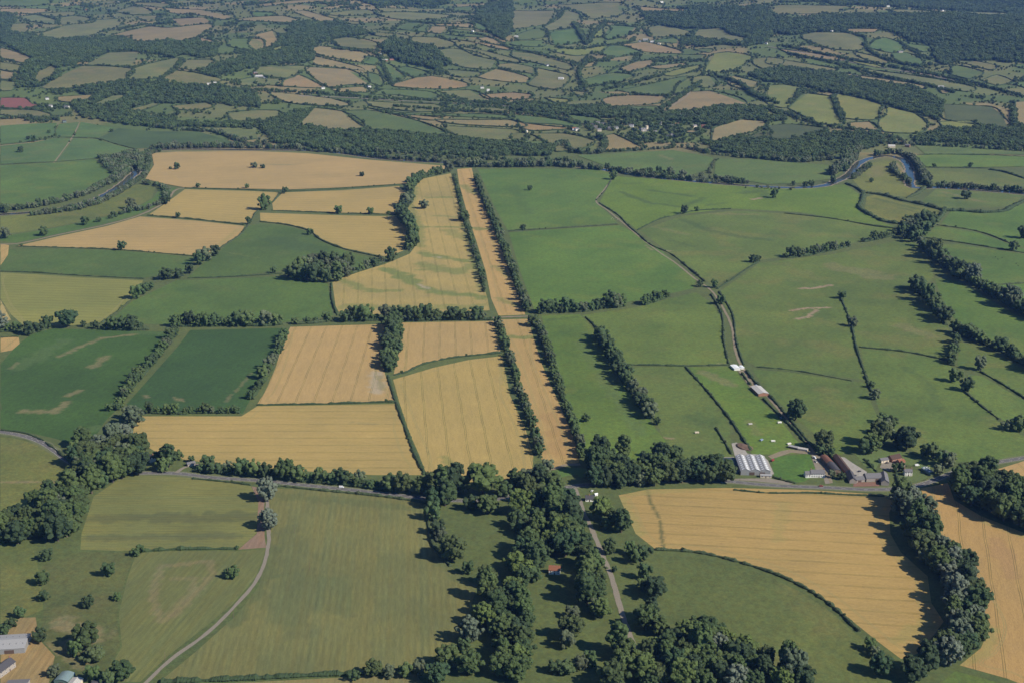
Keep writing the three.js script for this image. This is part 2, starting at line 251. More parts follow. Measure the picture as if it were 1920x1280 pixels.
field(WF, 'wheat field with curving green bands beside the upper strip', 'x', '778 338 845 325 861 390 880 440 895 500 914 560 918 582 800 586 640 592 629 575 623 530 652 516 720 496 768 476 784 455 782 420 764 390 777 360', { dir: '790 585 775 480', tint: [1.05, 1.0, 1.0], marks: [[GREEN, 16, '730 505 780 534 817 546 855 551 905 556', 0.9], [GREEN, 15, '790 474 830 483 872 489', 0.85], [GREEN, 22, '800 498 850 508 890 502', 0.7], [GREEN, 10, '640 525 690 545 740 545', 0.7], [GREEN, 9, '800 370 845 370', 0.7], [GREEN, 7, '782 425 872 426', 0.75], [GREEN, 8, '815 405 860 407', 0.5], [GREEN, 14, '840 432 868 448', 0.5], [GREEN, 8, '872 420 905 545', 0.6], [GREEN, 9, '776 350 768 388 786 425 788 462', 0.6], [GREEN, 14, '650 575 790 578 900 575', 0.55], [PALE, 5, '783 533 800 541', 0.9], [PALE, 3, '815 481 825 483', 0.8]] });
field(PF, 'long green pasture right of the lower tree lined strip', 'p', '1016 591 1088 590 1118 622 1150 690 1188 742 1230 803 1252 832 1245 868 1120 872 1092 845 1060 760 1030 680', { tint: [1.0, 1.06, 0.95], marks: [[[0.11, 0.17, 0.05], 14, '1090 640 1200 810', 0.5], [DARK, 8, '1030 600 1080 595', 0.4]] });
field(PF, 'green pasture in the angle of the farm track', 'p', '1092 591 1190 577 1305 548 1336 570 1358 602 1362 650 1370 682 1178 684 1150 650 1118 618', { tint: [1.05, 1.02, 1.05], marks: [[STRAW, 5, '1350 682 1370 683', 0.6]] });
field(PF, 'grazed pasture with a worn gate path left of the farm', 's', '1180 688 1284 686 1330 742 1368 792 1372 850 1365 872 1260 872 1250 835 1236 800 1200 740', { tint: [0.92, 1.03, 0.9], marks: [[SOIL, 4, '1245 820 1260 822', 0.6], [DARK, 20, '1310 780 1330 800', 0.3]] });
field(PF, 'bright paddock left of the track with dry yellow patch', 'p', '1290 688 1374 686 1400 720 1418 742 1450 772 1500 832 1490 850 1412 852 1370 790 1326 732', { tint: [1.05, 1.14, 0.9], marks: [[STRAW, 12, '1320 698 1375 722', 0.5], [STRAW, 8, '1405 790 1420 812', 0.35]] });
field(PF, 'mown green garden paddock between barn and white farmhouse', 'P', '1446 856 1518 850 1532 886 1510 902 1496 904 1452 893', { tint: [0.75, 0.9, 0.9] });
field(PF, 'wide pasture with bare patches right of the farm track', 's', '1347 549 1425 493 1560 477 1700 448 1735 466 1752 520 1722 545 1765 590 1790 635 1782 672 1608 650 1622 712 1540 700 1420 688 1390 670 1375 600', { tint: [0.9, 1.02, 0.82], marks: [[SOIL, 6, '1502 541 1530 540 1558 535'], [SOIL, 5, '1486 582 1512 578 1555 577'], [SOIL, 5, '1492 598 1515 594 1532 582'], [STRAW, 30, '1570 500 1660 520', 0.4], [STRAW, 18, '1690 610 1740 630', 0.35], [SOIL, 4, '1398 686 1425 690', 0.5]] });
field(PF, 'pasture between the track and the near right hedge line', 's', '1410 692 1480 697 1590 714 1622 716 1636 760 1655 800 1640 845 1570 852 1502 790 1442 736', { tint: [0.88, 1.02, 0.82] });
field(PF, 'sloping pasture above the right hand road bend', 's', '1615 653 1700 662 1780 677 1790 700 1812 736 1870 788 1920 818 1960 830 1960 850 1920 853 1860 864 1740 868 1690 825 1655 790 1641 740 1622 690', { tint: [0.9, 1.06, 0.82], marks: [[DARK, 9, '1700 690 1745 720 1760 770', 0.3]] });
field(PF, 'narrow right edge pasture above two round trees', 's', '1800 642 1842 648 1920 692 1960 712 1960 775 1920 747 1842 700 1796 684', { tint: [0.9, 1.05, 0.85] });
field(PF, 'right edge pasture beside the short sloping hedge', 's', '1816 702 1842 704 1920 750 1960 778 1960 820 1920 806 1878 786 1842 760 1818 736', { tint: [0.9, 1.08, 0.85] });
field(PF, 'green pasture between two right hand tree lines', 'p', '1752 522 1800 528 1862 565 1920 600 1960 620 1960 690 1920 668 1832 628 1796 606 1772 570', { tint: [0.88, 1.0, 0.95] });
field(PF, 'right edge pasture above the thick tree line', 'p', '1742 458 1800 458 1920 477 1960 484 1960 605 1920 588 1870 560 1800 518 1764 492', { tint: [0.85, 0.98, 0.95] });
field(PF, 'vivid green corner field at the right edge', 'P', '1858 537 1920 533 1960 532 1960 600 1920 585 1890 565', { tint: [0.65, 0.95, 1.1], lift: 0.09 });
field(PF, 'narrow green field between two right hand trimmed hedges', 'p', '1732 446 1757 424 1830 435 1908 463 1960 480 1960 482 1920 473 1800 455', { tint: [0.8, 0.98, 0.9] });
field(PF, 'green field right of the spiky river hedges', 'p', '1765 420 1784 396 1890 394 1920 382 1960 372 1960 478 1910 460 1830 432', { tint: [0.88, 1.02, 0.95] });
// beyond the cross hedge, right
field(PF, 'green pasture with a lone pale tree by the strip', 'P', '896 317 1000 316 1136 319 1148 332 1142 347 1118 378 1158 418 1055 425 952 432 926 385', { tint: [0.9, 0.92, 1.1], marks: [[DARK, 18, '960 350 990 400', 0.25]] });
field(PF, 'big smooth green pasture below the trimmed hedge', 'P', '954 436 1060 429 1163 423 1198 441 1240 470 1306 524 1300 541 1190 565 1085 577 1002 581 976 510', { tint: [0.92, 0.96, 1.05], marks: [[SOIL, 5, '1150 420 1172 419', 0.6], [SOIL, 3, '1210 460 1225 470', 0.5]] });
field(PF, 'bright green pasture with dark rings below the river', 'P', '1152 330 1260 338 1400 350 1500 353 1585 346 1613 365 1610 395 1662 420 1690 428 1640 422 1500 398 1370 391 1275 402 1238 411 1195 431 1125 378', { tint: [1.12, 1.03, 0.85], marks: [[DARK, 12, '1165 360 1215 380 1280 388 1320 372', 0.6], [DARK, 12, '1220 357 1260 362 1295 368', 0.6], [DARK, 9, '1175 345 1200 343', 0.4], [DARK, 22, '1395 362 1425 358 1445 372', 0.5], [SOIL, 7, '1412 374 1426 372', 0.9], [DARK, 9, '1330 385 1360 380', 0.4]] });
field(PF, 'dull green pasture with curving dark band', 's', '1200 432 1280 405 1380 395 1520 403 1690 431 1640 446 1560 466 1425 488 1342 536 1312 520 1255 474', { tint: [0.92, 1.06, 0.85], marks: [[DARK, 14, '1280 412 1330 432 1400 446 1440 450', 0.45], [DARK, 8, '1255 450 1300 462', 0.35], [STRAW, 12, '1300 400 1420 402', 0.35], [SOIL, 5, '1250 470 1258 470', 0.7], [STRAW, 12, '1225 425 1290 440', 0.3]] });
field(PF, 'dry meadow inside the river bend', 's', '1600 337 1615 318 1632 305 1660 300 1686 305 1697 322 1703 342 1730 350 1705 370 1665 366 1618 358', { tint: [1.3, 1.15, 1.0], marks: [[SOIL, 6, '1680 306 1693 318 1694 325', 0.7], [STRAW, 20, '1650 312 1640 330', 0.4]] });
field(PF, 'tussocky rough field enclosed by dark hedges', 's', '1626 369 1640 365 1700 382 1770 396 1756 410 1700 420 1650 408 1622 391', { tint: [1.35, 1.15, 1.0], marks: [[DARK, 9, '1640 372 1720 392', 0.5], [DARK, 6, '1690 390 1730 400', 0.5]] });
field(PF, 'bright green meadow above the river bend', 'P', '1716 292 1760 290 1860 292 1920 294 1960 296 1960 312 1855 314 1738 313 1722 300', { tint: [1.0, 0.97, 1.1] });
field(PF, 'dull meadow below the bright green river meadow', 's', '1736 316 1855 317 1880 322 1920 334 1960 340 1960 352 1920 349 1760 350 1745 335', { tint: [1.05, 1.05, 1.0] });
field(PF, 'rough meadow with one dark bush at right', 's', '1756 354 1840 360 1920 364 1910 378 1890 388 1780 391 1740 383 1728 378', { tint: [0.95, 1.05, 0.95], marks: [[STRAW, 10, '1770 360 1840 378', 0.4]] });
field(PF, 'long pale meadow by the far river farm', 'g', '1712 269 1800 273 1920 281 1960 284 1960 292 1860 289 1735 289', { tint: [1.2, 1.1, 1.1] });
field(PF, 'green meadow across the river from the bright pasture', 'g', '1082 292 1200 286 1262 282 1338 296 1332 318 1290 330 1200 322 1132 310', { tint: [1.15, 1.15, 1.0], marks: [[STRAW, 12, '1240 292 1260 300', 0.4]] });
field(PF, 'striped green meadow beside the river willows', 'g', '1342 298 1420 300 1500 306 1570 311 1585 320 1560 336 1500 344 1440 346 1340 330', { tint: [1.2, 1.15, 1.0] });
// beyond the cross hedge, left
field(WF, 'highest broad pale wheat field with scattered trees', 'w', '284 288 330 285 480 284 575 288 690 300 840 312 822 325 784 330 768 344 640 352 540 356 345 352 312 346 272 336 288 310', { dir: '300 320 780 330', tint: [1.0, 0.98, 1.05], marks: [[[0.24, 0.22, 0.10], 12, '485 308 545 310', 0.6], [[0.34, 0.26, 0.11], 20, '600 300 560 308', 0.3]] });
field(WF, 'pale wheat field below the left end of highest wheat', 'w', '346 355 460 358 524 361 508 381 480 396 466 420 370 411 278 403 312 380', { dir: '320 390 480 400', tint: [0.95, 0.98, 0.85] });
field(WF, 'thin wheat field below the highest wheat, right half', 'w', '530 361 640 357 748 349 768 372 748 401 640 399 512 394 510 381', { dir: '530 380 740 382', tint: [0.97, 0.98, 0.9] });
field(WF, 'wheat field above the curved dark hedge', 'w', '487 399 640 404 742 406 762 430 756 470 726 482 645 465 602 448 578 430 532 419 488 414', { dir: '530 412 740 415', tint: [0.95, 0.98, 0.84] });
field(WF, 'tapering wheat field along the left dirt track', 'w', '32 461 110 443 200 424 262 406 368 414 458 424 449 440 405 469 371 479 240 469 120 463', { dir: '100 452 420 450', tint: [1.0, 0.98, 1.0], marks: [[YEL, 5, '445 430 405 465', 0.5]] });
field(PF, 'dark green field left of the grey willows', 'q', '14 468 120 467 225 470 366 483 350 508 272 521 150 515 0 507 0 490', { tint: [1.1, 1.05, 1.0] });
field(PF, 'dark green hollow field behind the curved hedge', 'q', '466 424 488 418 532 423 576 434 602 453 645 470 718 489 650 512 560 492 525 508 440 517 350 522 382 492 412 470', { tint: [1.05, 1.0, 0.95], marks: [[[0.05, 0.1, 0.035], 40, '520 450 600 470', 0.4], [GREEN, 3, '420 472 490 485', 0.4]] });
field(PF, 'deep green field above the left cross hedge', 'q', '200 606 246 566 290 545 330 526 440 522 530 518 614 532 619 560 624 592 540 604 380 610', { tint: [1.15, 1.12, 1.0] });
field(WF, 'yellow green ripening field at the left edge', 'v', '0 511 60 514 150 520 268 526 246 560 192 603 120 612 50 616 20 590 0 560', { dir: '20 545 220 550', marks: [[GREEN, 8, '60 580 200 570', 0.3], [YEL, 6, '10 570 40 610', 0.5]] });
field(WF, 'tiny stubble corner at the left edge', 'w', '0 562 14 590 20 600 0 604', { lift: 0.08 });
field(WF, 'small tan stubble patch at the left edge hedge', 'w', '0 632 34 632 36 644 22 656 0 660', { lift: 0.08 });
field(WF, 'small wheat sliver at left edge beside the track', 'w', '0 457 16 460 14 478 0 498', { lift: 0.08 });
field(PF, 'green verge strip below the pale riverside meadow', 'q', '0 444 100 428 240 398 286 372 300 352 330 352 318 372 262 400 200 419 110 438 30 455 0 452', { tint: [1.1, 1.15, 0.9] });
field(PF, 'pale riverside meadow at left', 's', '0 406 60 401 130 393 190 375 250 348 272 343 290 352 284 372 240 396 100 426 0 441', { tint: [1.15, 1.08, 0.95], lift: 0.07, marks: [[[0.1, 0.15, 0.05], 14, '200 378 270 350', 0.4]] });
field(PF, 'smooth green field left of the wooded river corner', 'p', '0 310 100 305 176 298 195 315 214 330 190 352 130 372 60 385 0 381', { tint: [0.88, 1.02, 1.15] });
field(PF, 'green field with two trees at far left edge', 'g', '0 236 60 232 106 231 102 246 104 254 60 265 0 271', { tint: [0.95, 1.1, 1.1] });
field(PF, 'green field below the left edge thin hedge', 'g', '0 274 60 268 102 260 132 261 101 303 0 308', { tint: [1.0, 1.1, 1.1] });
field(PF, 'small green field below the riverside hamlet', 'g', '110 233 148 229 134 257 106 257 104 246', { tint: [0.95, 1.1, 1.1] });
field(PF, 'green wedge field right of the pale field path', 'g', '151 229 216 240 182 258 138 257', { tint: [1.0, 1.12, 1.1] });
field(PF, 'green field right of the pale field path, lower half', 'g', '139 260 180 262 214 272 252 281 222 292 180 297 106 303', { tint: [0.98, 1.1, 1.15] });
field(CF, 'dark blue green crop along the left river trees', 'K', '222 241 290 247 370 247 440 267 482 268 440 277 300 277 252 279 214 270 184 259', { tint: [1.6, 1.2, 1.7] });
// ---------- far hill fields: type and outline ----------
const FAR = `o 53 62 125 48 180 38 225 35 220 50 188 60 150 73 120 76 75 68|o 35 32 65 28 105 38 100 46 45 38|o 112 33 140 30 178 38 165 44 115 46|o 15 60 25 45 48 44 50 60 45 66|t 0 17 90 18 80 24 60 26 0 26|o 62 27 130 22 140 23 137 29 112 31|o 215 22 250 12 285 22 280 27 250 28|t 305 15 370 18 440 34 420 37 370 28 320 24|t 190 72 240 58 280 50 320 52 390 45 400 50 370 68 340 78 310 75 280 80 245 75 240 68|t 320 36 380 33 398 43 340 49|o 255 31 300 29 280 41 262 36|g 425 85 435 73 480 73 496 84 480 98 440 90|t 375 70 415 85 400 83 375 78|o 160 122 205 99 260 97 250 125|o 75 165 155 124 247 129 235 148 190 158 110 167|o 252 128 330 109 345 114 300 146 242 149|o 305 148 325 132 410 147 415 151 380 160 320 156|o 330 128 350 113 395 112 390 125 370 132|o 62 152 70 135 95 124 112 130 100 142 75 158|t 0 90 50 105 60 112 45 118 0 108|o 0 117 38 123 35 134 0 131|t 0 133 25 137 20 149 0 149|o 0 151 30 155 20 170 0 170|r 0 184 45 184 60 195 72 198 65 203 0 202|o 0 206 65 207 95 215 90 222 0 215|t 107 182 180 178 170 186 140 192 110 190|o 175 195 210 180 240 178 225 190 180 200|o 235 208 290 193 298 195 260 208|o 322 199 385 193 400 200 370 207 330 205|o 425 212 480 207 520 208 525 222 480 227 440 228|o 365 238 400 240 480 240 482 260 445 264 420 255|o 448 150 480 145 500 150 480 162 452 160|g 0 0 90 0 90 8 50 12 0 12|g 105 15 150 10 150 15|o 165 10 200 2 225 3 180 11|o 245 5 320 8 300 14 260 10|t 480 32 530 30 560 38 550 42 480 40 440 37|t 547 22 570 20 600 28 635 38 600 41 585 35|t 480 10 560 1 655 2 560 6 500 12|t 600 16 670 8 660 12 620 18|g 470 23 510 24 515 30 480 31|t 480 65 510 58 522 80 505 92 480 95 465 82|y 500 96 530 86 545 88 520 98|t 585 91 600 87 690 102 675 117 620 108 590 100|o 620 75 650 70 710 82 705 93 640 88|t 590 106 680 128 680 132 585 121|t 572 126 650 130 690 158 650 160 620 165 600 155 575 135|o 485 126 575 124 560 138 540 147 480 140|t 515 160 560 141 600 160 605 165 540 163|o 480 148 525 148 520 160 480 158|t 620 168 680 163 690 173 640 173|t 500 172 560 178 620 185 660 197 640 200 540 193|t 560 235 590 203 640 209 680 241 630 245|g 645 209 690 207 780 226 838 250 830 255 750 250 695 242|o 685 190 740 193 815 196 835 207 790 210 700 200|g 690 203 760 212 920 215 960 219 960 223 840 218 760 216|t 750 214 830 222 810 226 770 220|t 815 225 960 226 985 238 880 235 830 230|o 840 237 960 243 985 250 970 268 860 255 835 241|g 695 178 720 168 800 171 825 182 800 185 740 178|t 735 158 780 146 810 143 880 158 870 165 800 167 740 163|o 820 171 880 169 920 190 880 190 840 178|t 900 178 960 174 995 177 990 186 920 186|g 705 125 725 119 760 145 735 155|g 742 130 760 125 805 138 775 144|g 690 105 710 110 700 122 680 118|g 690 136 710 141 715 162 695 155|o 685 60 765 67 768 74 710 68|o 771 69 820 71 855 85 820 92 770 76|o 815 95 850 91 930 112 920 130 880 128 840 118|o 855 86 910 96 960 109 990 118 960 117 900 107|t 830 72 880 78 930 91 960 95 960 91 900 80|o 840 131 900 136 893 144 860 145 825 131|t 895 145 930 130 960 136 992 146 985 156 920 150|o 930 121 960 119 998 126 1000 138 940 129|g 738 55 765 43 790 43 770 57|g 770 58 795 45 805 46 795 60|t 800 60 806 50 840 50 825 64|g 835 65 850 55 920 63 900 70|t 895 73 925 68 950 78 930 84|t 815 45 860 41 890 48 880 52 820 48|g 890 41 925 58 895 55|o 700 25 770 23 840 28 830 35 770 38 720 32|o 705 15 830 16 835 21 720 22|o 600 26 690 19 700 28 640 30|o 640 39 680 42 670 46 640 42|g 850 15 885 12 880 20 855 22|o 962 20 1040 20 1030 45 1000 50 962 55|o 1020 51 1065 21 1085 26 1080 50 1030 57|o 1040 10 1160 5 1160 30 1110 35 1087 22|g 970 65 1010 53 1022 70 975 75|g 1030 61 1080 54 1095 75 1080 82 1040 85|g 960 78 1018 76 1015 88 960 85|t 1195 12 1290 18 1310 15 1280 25 1215 25|y 1105 70 1120 46 1135 46 1130 69|g 1132 70 1145 48 1190 51 1180 65 1140 75|o 1215 51 1240 48 1290 58 1295 65 1225 70|o 1300 70 1310 56 1350 53 1370 65 1405 73 1390 80 1320 75|y 1030 95 1090 88 1138 84 1123 98 1080 105|g 1127 101 1147 86 1165 86 1203 98 1190 102 1150 108|t 1167 84 1210 79 1270 93 1280 100 1210 97|g 1205 79 1265 72 1270 81 1215 77|o 960 97 1000 101 1070 121 1070 132 1020 122 960 106|t 1000 100 1068 115 1070 119 1010 104|o 1003 127 1065 141 1060 160 1045 168 990 159 1007 141|t 1095 115 1117 112 1112 125 1095 127|t 1160 130 1195 116 1225 113 1220 124 1180 134|o 1140 137 1165 121 1200 109 1152 130|g 1090 150 1150 137 1190 141 1160 155 1090 160|t 1215 126 1280 119 1290 122 1240 130|y 1240 140 1310 123 1310 131 1260 143|g 1160 170 1290 143 1270 160 1250 178 1195 176|t 1130 186 1160 179 1245 181 1230 195 1190 198 1135 200|g 1165 201 1235 200 1225 208 1170 205|t 1250 207 1290 173 1330 171 1400 195 1350 200 1290 210|y 1320 135 1340 101 1365 98 1410 106 1390 125 1360 135|t 1360 145 1375 143 1425 155 1400 168 1370 160|o 1300 145 1330 142 1345 162 1320 165 1300 158|o 1412 111 1440 108 1470 112 1440 131 1415 122|g 1270 103 1320 103 1310 112 1280 112|g 1300 93 1335 92 1330 99|y 1020 183 1070 188 1050 195|o 1072 171 1110 175 1090 181|g 960 215 1030 222 1090 235 1075 240 960 227|t 970 230 1060 236 1065 242 990 245|g 1060 215 1120 222 1130 230 1090 232|o 995 251 1060 251 1115 265 1090 280 1045 285 1030 270|o 960 250 985 250 985 265 960 262|t 1135 255 1150 252 1200 275 1210 280 1150 285 1130 285|t 1335 265 1340 240 1390 225 1435 228 1430 240 1390 254|t 1265 246 1310 245 1300 250|e 1395 262 1440 241 1438 262|o 1440 30 1480 27 1560 25 1590 12 1500 10 1460 10|o 1500 66 1530 61 1600 63 1625 85 1610 95 1560 92 1510 75|t 1585 55 1650 55 1640 60 1600 61|g 1630 90 1640 76 1660 71 1690 81 1695 95 1670 99|g 1672 101 1700 99 1735 118 1720 123 1680 112|o 1600 97 1640 106 1670 118 1655 120 1610 106|g 1695 81 1755 88 1730 98|t 1460 92 1500 97 1590 110 1580 115 1490 103|y 1590 113 1640 121 1660 128 1610 120|o 1440 106 1490 116 1570 130 1560 135 1480 125 1440 120|t 1575 136 1640 146 1735 162 1730 167 1620 152|o 1600 125 1700 140 1830 165 1810 172 1700 152 1620 138|t 1690 131 1770 143 1760 147|t 1760 168 1785 172 1770 176|y 1440 161 1470 159 1505 165 1490 190 1470 203 1440 195|y 1478 203 1515 176 1555 181 1570 205 1575 235 1540 232 1500 215|y 1567 176 1620 186 1658 198 1643 225 1585 222|y 1647 235 1662 200 1715 213 1740 235 1720 250 1660 248|t 1590 231 1630 229 1645 245 1600 240|e 1440 236 1480 233 1550 241 1540 250 1470 265 1440 262|y 1440 208 1470 220 1440 220|e 1770 196 1860 201 1880 216 1890 240 1840 235 1775 225|y 1760 229 1820 227 1832 240 1780 243|t 1905 192 1960 188 1960 250 1908 235|g 1785 126 1795 123 1845 136 1815 148 1785 140|o 1805 118 1830 115 1868 123 1860 132|o 1840 151 1870 141 1900 153 1870 160|g 1895 122 1960 119 1960 138|g 1890 156 1960 151 1960 172|o 1785 21 1890 25 1890 32 1840 32|o 1660 18 1760 22 1700 27|g 1560 294 1596 287 1580 299`;
const TONE = { o: 'olive pasture', t: 'straw coloured field', g: 'green field', y: 'yellow green field', r: 'red ploughed soil field', e: 'dark scrubby field' };
const NAMES = { o: PF, t: WF, g: PF, y: PF, r: 'ploughed_field', e: PF };
const farFields = FAR.split('|').map(s => { const ty = s[0], poly = pts(s.slice(2)); const c = poly.reduce((a, p) => [a[0] + p[0] / poly.length, a[1] + p[1] / poly.length], [0, 0]); const o = field(NAMES[ty], TONE[ty] + (ty === 'r' ? ' at the left edge beyond the river' : ' ' + where(c)), ty, '', { poly, lift: 1.2 }); return { ty, poly, c, o }; });

// ---------- roads, tracks, river ----------
function ribbonGeometry(L, width, lift, wob = 0) {
  const pos = [], uv = [], idx = []; let s = 0;
  L.forEach((p, i) => {
    const a = L[Math.max(0, i - 1)], b = L[Math.min(L.length - 1, i + 1)], n = Math.hypot(b.x - a.x, b.z - a.z) || 1, nx = -(b.z - a.z) / n, nz = (b.x - a.x) / n;
    if (i) s += L[i].distanceTo(L[i - 1]);
    for (const e of [-1, 1]) { const w = width / 2 * (1 + wob * vnoise(s / 9, e * 5 + p.x / 300)), x = p.x + nx * w * e, z = p.z + nz * w * e; pos.push(x, terrain(x, z) + lift, z); uv.push(e * w / 12, s / 12); }
    if (i) { const k = 2 * i; idx.push(k - 2, k - 1, k, k - 1, k + 1, k); }
  });
  const g = new THREE.BufferGeometry(); g.setAttribute('position', new THREE.Float32BufferAttribute(pos, 3)); g.setAttribute('uv', new THREE.Float32BufferAttribute(uv, 2)); g.setIndex(idx); g.computeVertexNormals();
  if (g.attributes.normal.getY(0) < 0) { for (let i = 0; i < idx.length; i += 3) { const t = idx[i]; idx[i] = idx[i + 1]; idx[i + 1] = t; } g.setIndex(idx); g.computeVertexNormals(); }
  return g;
}
const M = {
  asphalt: std(lin(0.15, 0.147, 0.147), { map: T.road }), verge: std(lin(0.15, 0.17, 0.075), { map: T.grass }), paint: std(lin(0.75, 0.75, 0.72)), dirt: std(lin(0.29, 0.245, 0.165), { map: T.road }), gravel: std(lin(0.29, 0.26, 0.21), { map: T.road }),
  concrete: std(lin(0.42, 0.40, 0.36), { map: T.road }), water: new THREE.MeshPhysicalMaterial({ color: lin(0.05, 0.055, 0.045), roughness: 0.12, ior: 1.33 }),
  bank: std(lin(0.30, 0.25, 0.18), { map: T.road }),
};
const ROAD = '-40 803 0 809 40 816 75 828 105 847 128 864 165 880 230 886 330 887 400 895 480 900 560 908 640 916 720 925 800 934 870 938 930 935 960 930 1040 917 1080 911 1130 906 1200 903 1280 901 1365 902 1420 907 1480 911 1560 914 1620 917 1680 916 1720 910 1752 900 1785 887 1830 873 1870 866 1920 858 1960 850';
{
  const L = smooth(ground(pts(ROAD)), false, 6);
  const r = new THREE.Group();
  const v = new THREE.Mesh(ribbonGeometry(L, 15, 0.10, 0.2), M.verge); v.name = 'verge';
  const a = new THREE.Mesh(ribbonGeometry(L, 8.2, 0.13), M.asphalt); a.name = 'carriageway';
  r.add(v, a);
  const dash = [];
  for (let i = 8; i + 1 < L.length; i += 2) { dash.push(ribbonGeometry([L[i], L[i].clone().lerp(L[i + 1], 0.7)], 0.22, 0.145)); }
  for (const e of [-1, 1]) { const off = L.map((p, i) => { const a = L[Math.max(0, i - 1)], b = L[Math.min(L.length - 1, i + 1)], n = Math.hypot(b.x - a.x, b.z - a.z); return new THREE.Vector3(p.x - (b.z - a.z) / n * 3.7 * e, 0, p.z + (b.x - a.x) / n * 3.7 * e); }); dash.push(ribbonGeometry(off, 0.16, 0.145)); }
  const m = new THREE.Mesh(mergeGeometries(dash), M.paint); m.name = 'markings'; r.add(m);
  add(r, 'road', 'grey main road with white lines crossing the whole picture', 'road', null, 'structure', [960, 905]);
}
function track(name, label, s, w, mat, lift = 0.16) { const L = smooth(ground(pts(s)), false, 6); add(new THREE.Mesh(ribbonGeometry(L, w, lift, 0.25), mat), name, label, 'track', null, 'structure', pts(s)[0]); return L; }
track('lane', 'straight pale lane running south through the dark trees', '1078 915 1086 935 1092 955 1107 985 1124 1025 1147 1083 1167 1152 1186 1204 1206 1270 1212 1300', 5, M.gravel);
track('track', 'winding farm track along the hay field edge', '494 903 500 930 501 970 503 1020 482 1085 440 1136 390 1185 320 1236 262 1290', 3.8, M.gravel);
track('track', 'pale farm track climbing from the farm to the far pastures', '1560 905 1540 868 1520 838 1498 808 1470 778 1440 743 1408 707 1390 685 1380 660 1372 612 1360 585 1334 545 1300 520 1268 494 1238 474 1200 445 1166 416 1140 395 1118 378 1132 357 1148 335', 3.6, M.dirt, 0.17);
track('track', 'dirt track along the top of the tapering wheat field', '0 458 30 457 110 440 200 421 262 403 310 378 332 355 348 352', 6, M.dirt, 0.18);
track('path', 'pale straight path across the far left green fields', '100 305 118 280 134 258 143 240 147 228', 6, M.dirt, 0.2);
track('track', 'worn crossing between upper and lower wheat strips', '905 597 940 595 990 593', 6, M.dirt, 0.15);
track('track', 'sandy headland track below the lower wheat strip', '1020 882 1040 878 1060 872 1088 870', 6, M.dirt, 0.15);
track('drive', 'gravel drive from the road to the left trees house', '330 886 345 876 360 872 372 870', 5, M.gravel, 0.15);
track('verge', 'green grass wedge between the wheat strip and road', '1035 893 1060 886 1090 885 1105 890', 22, std(lin(0.10, 0.19, 0.04), { map: T.grass }), 0.11);
track('highway', 'distant dual carriageway below the middle hills', '560 180 660 184 760 190 850 194 960 200 1100 208', 14, M.gravel, 1.6);
track('lane', 'straight far avenue lane beside the tan hillside', '1245 210 1262 198 1285 183 1296 170', 10, M.dirt, 1.6);
track('lane', 'diagonal valley road in front of the wooded corner', '1440 88 1500 98 1600 118 1700 135 1830 160 1920 178', 10, M.gravel, 1.7);
{
  const L = smooth(ground(pts('-60 402 0 402 50 399 120 390 180 373 222 350 243 333 256 320 248 306 256 290 300 281 480 281 600 283 740 300 880 306 1000 309 1100 314 1180 326 1270 337 1400 348 1500 352 1545 348 1572 338 1595 325 1610 307 1632 297 1665 292 1692 299 1704 313 1707 332 1716 352 1760 352 1840 357 1960 367')), false, 12);
  const r = new THREE.Group();
  const b = new THREE.Mesh(ribbonGeometry(L, 28, 0.10, 0.3), M.bank); b.name = 'bank';
  const w = new THREE.Mesh(ribbonGeometry(L, 20, 0.14, 0.25), M.water); w.name = 'water';
  r.add(b, w); add(r, 'river', 'blue river winding between trees beyond the fields', 'river', null, 'structure', [1650, 310]);
}

// ---------- vegetation shapes ----------
function lump(rand, r, detail, jit) {
  const g = new THREE.IcosahedronGeometry(1, detail), p = g.attributes.position, m = new Map();
  for (let i = 0; i < p.count; i++) { const k = p.getX(i).toFixed(3) + p.getY(i).toFixed(3) + p.getZ(i).toFixed(3); let s = m.get(k); if (s === undefined) { s = r * (1 + (rand() - 0.5) * 2 * jit); m.set(k, s); } p.setXYZ(i, p.getX(i) * s, p.getY(i) * s, p.getZ(i) * s); }
  g.deleteAttribute('uv'); g.deleteAttribute('normal'); return g;
}
function sprays(rand, n, pick, size) {                    // small leafy faces standing off the crown
  const pos = [];
  for (let i = 0; i < n; i++) { const c = pick(), s = size * (0.45 + 0.8 * rand()), a = new THREE.Vector3(rand() - 0.5, rand() - 0.5, rand() - 0.5).normalize(), b = new THREE.Vector3(rand() - 0.5, rand() - 0.5, rand() - 0.5).cross(a).normalize(); pos.push(c.x + a.x * s, c.y + a.y * s, c.z + a.z * s, c.x + b.x * s, c.y + b.y * s, c.z + b.z * s, c.x - (a.x + b.x) * s * 0.8, c.y - (a.y + b.y) * s * 0.8, c.z - (a.z + b.z) * s * 0.8); }
  const g = new THREE.BufferGeometry(); g.setAttribute('position', new THREE.Float32BufferAttribute(pos, 3)); return g;
}
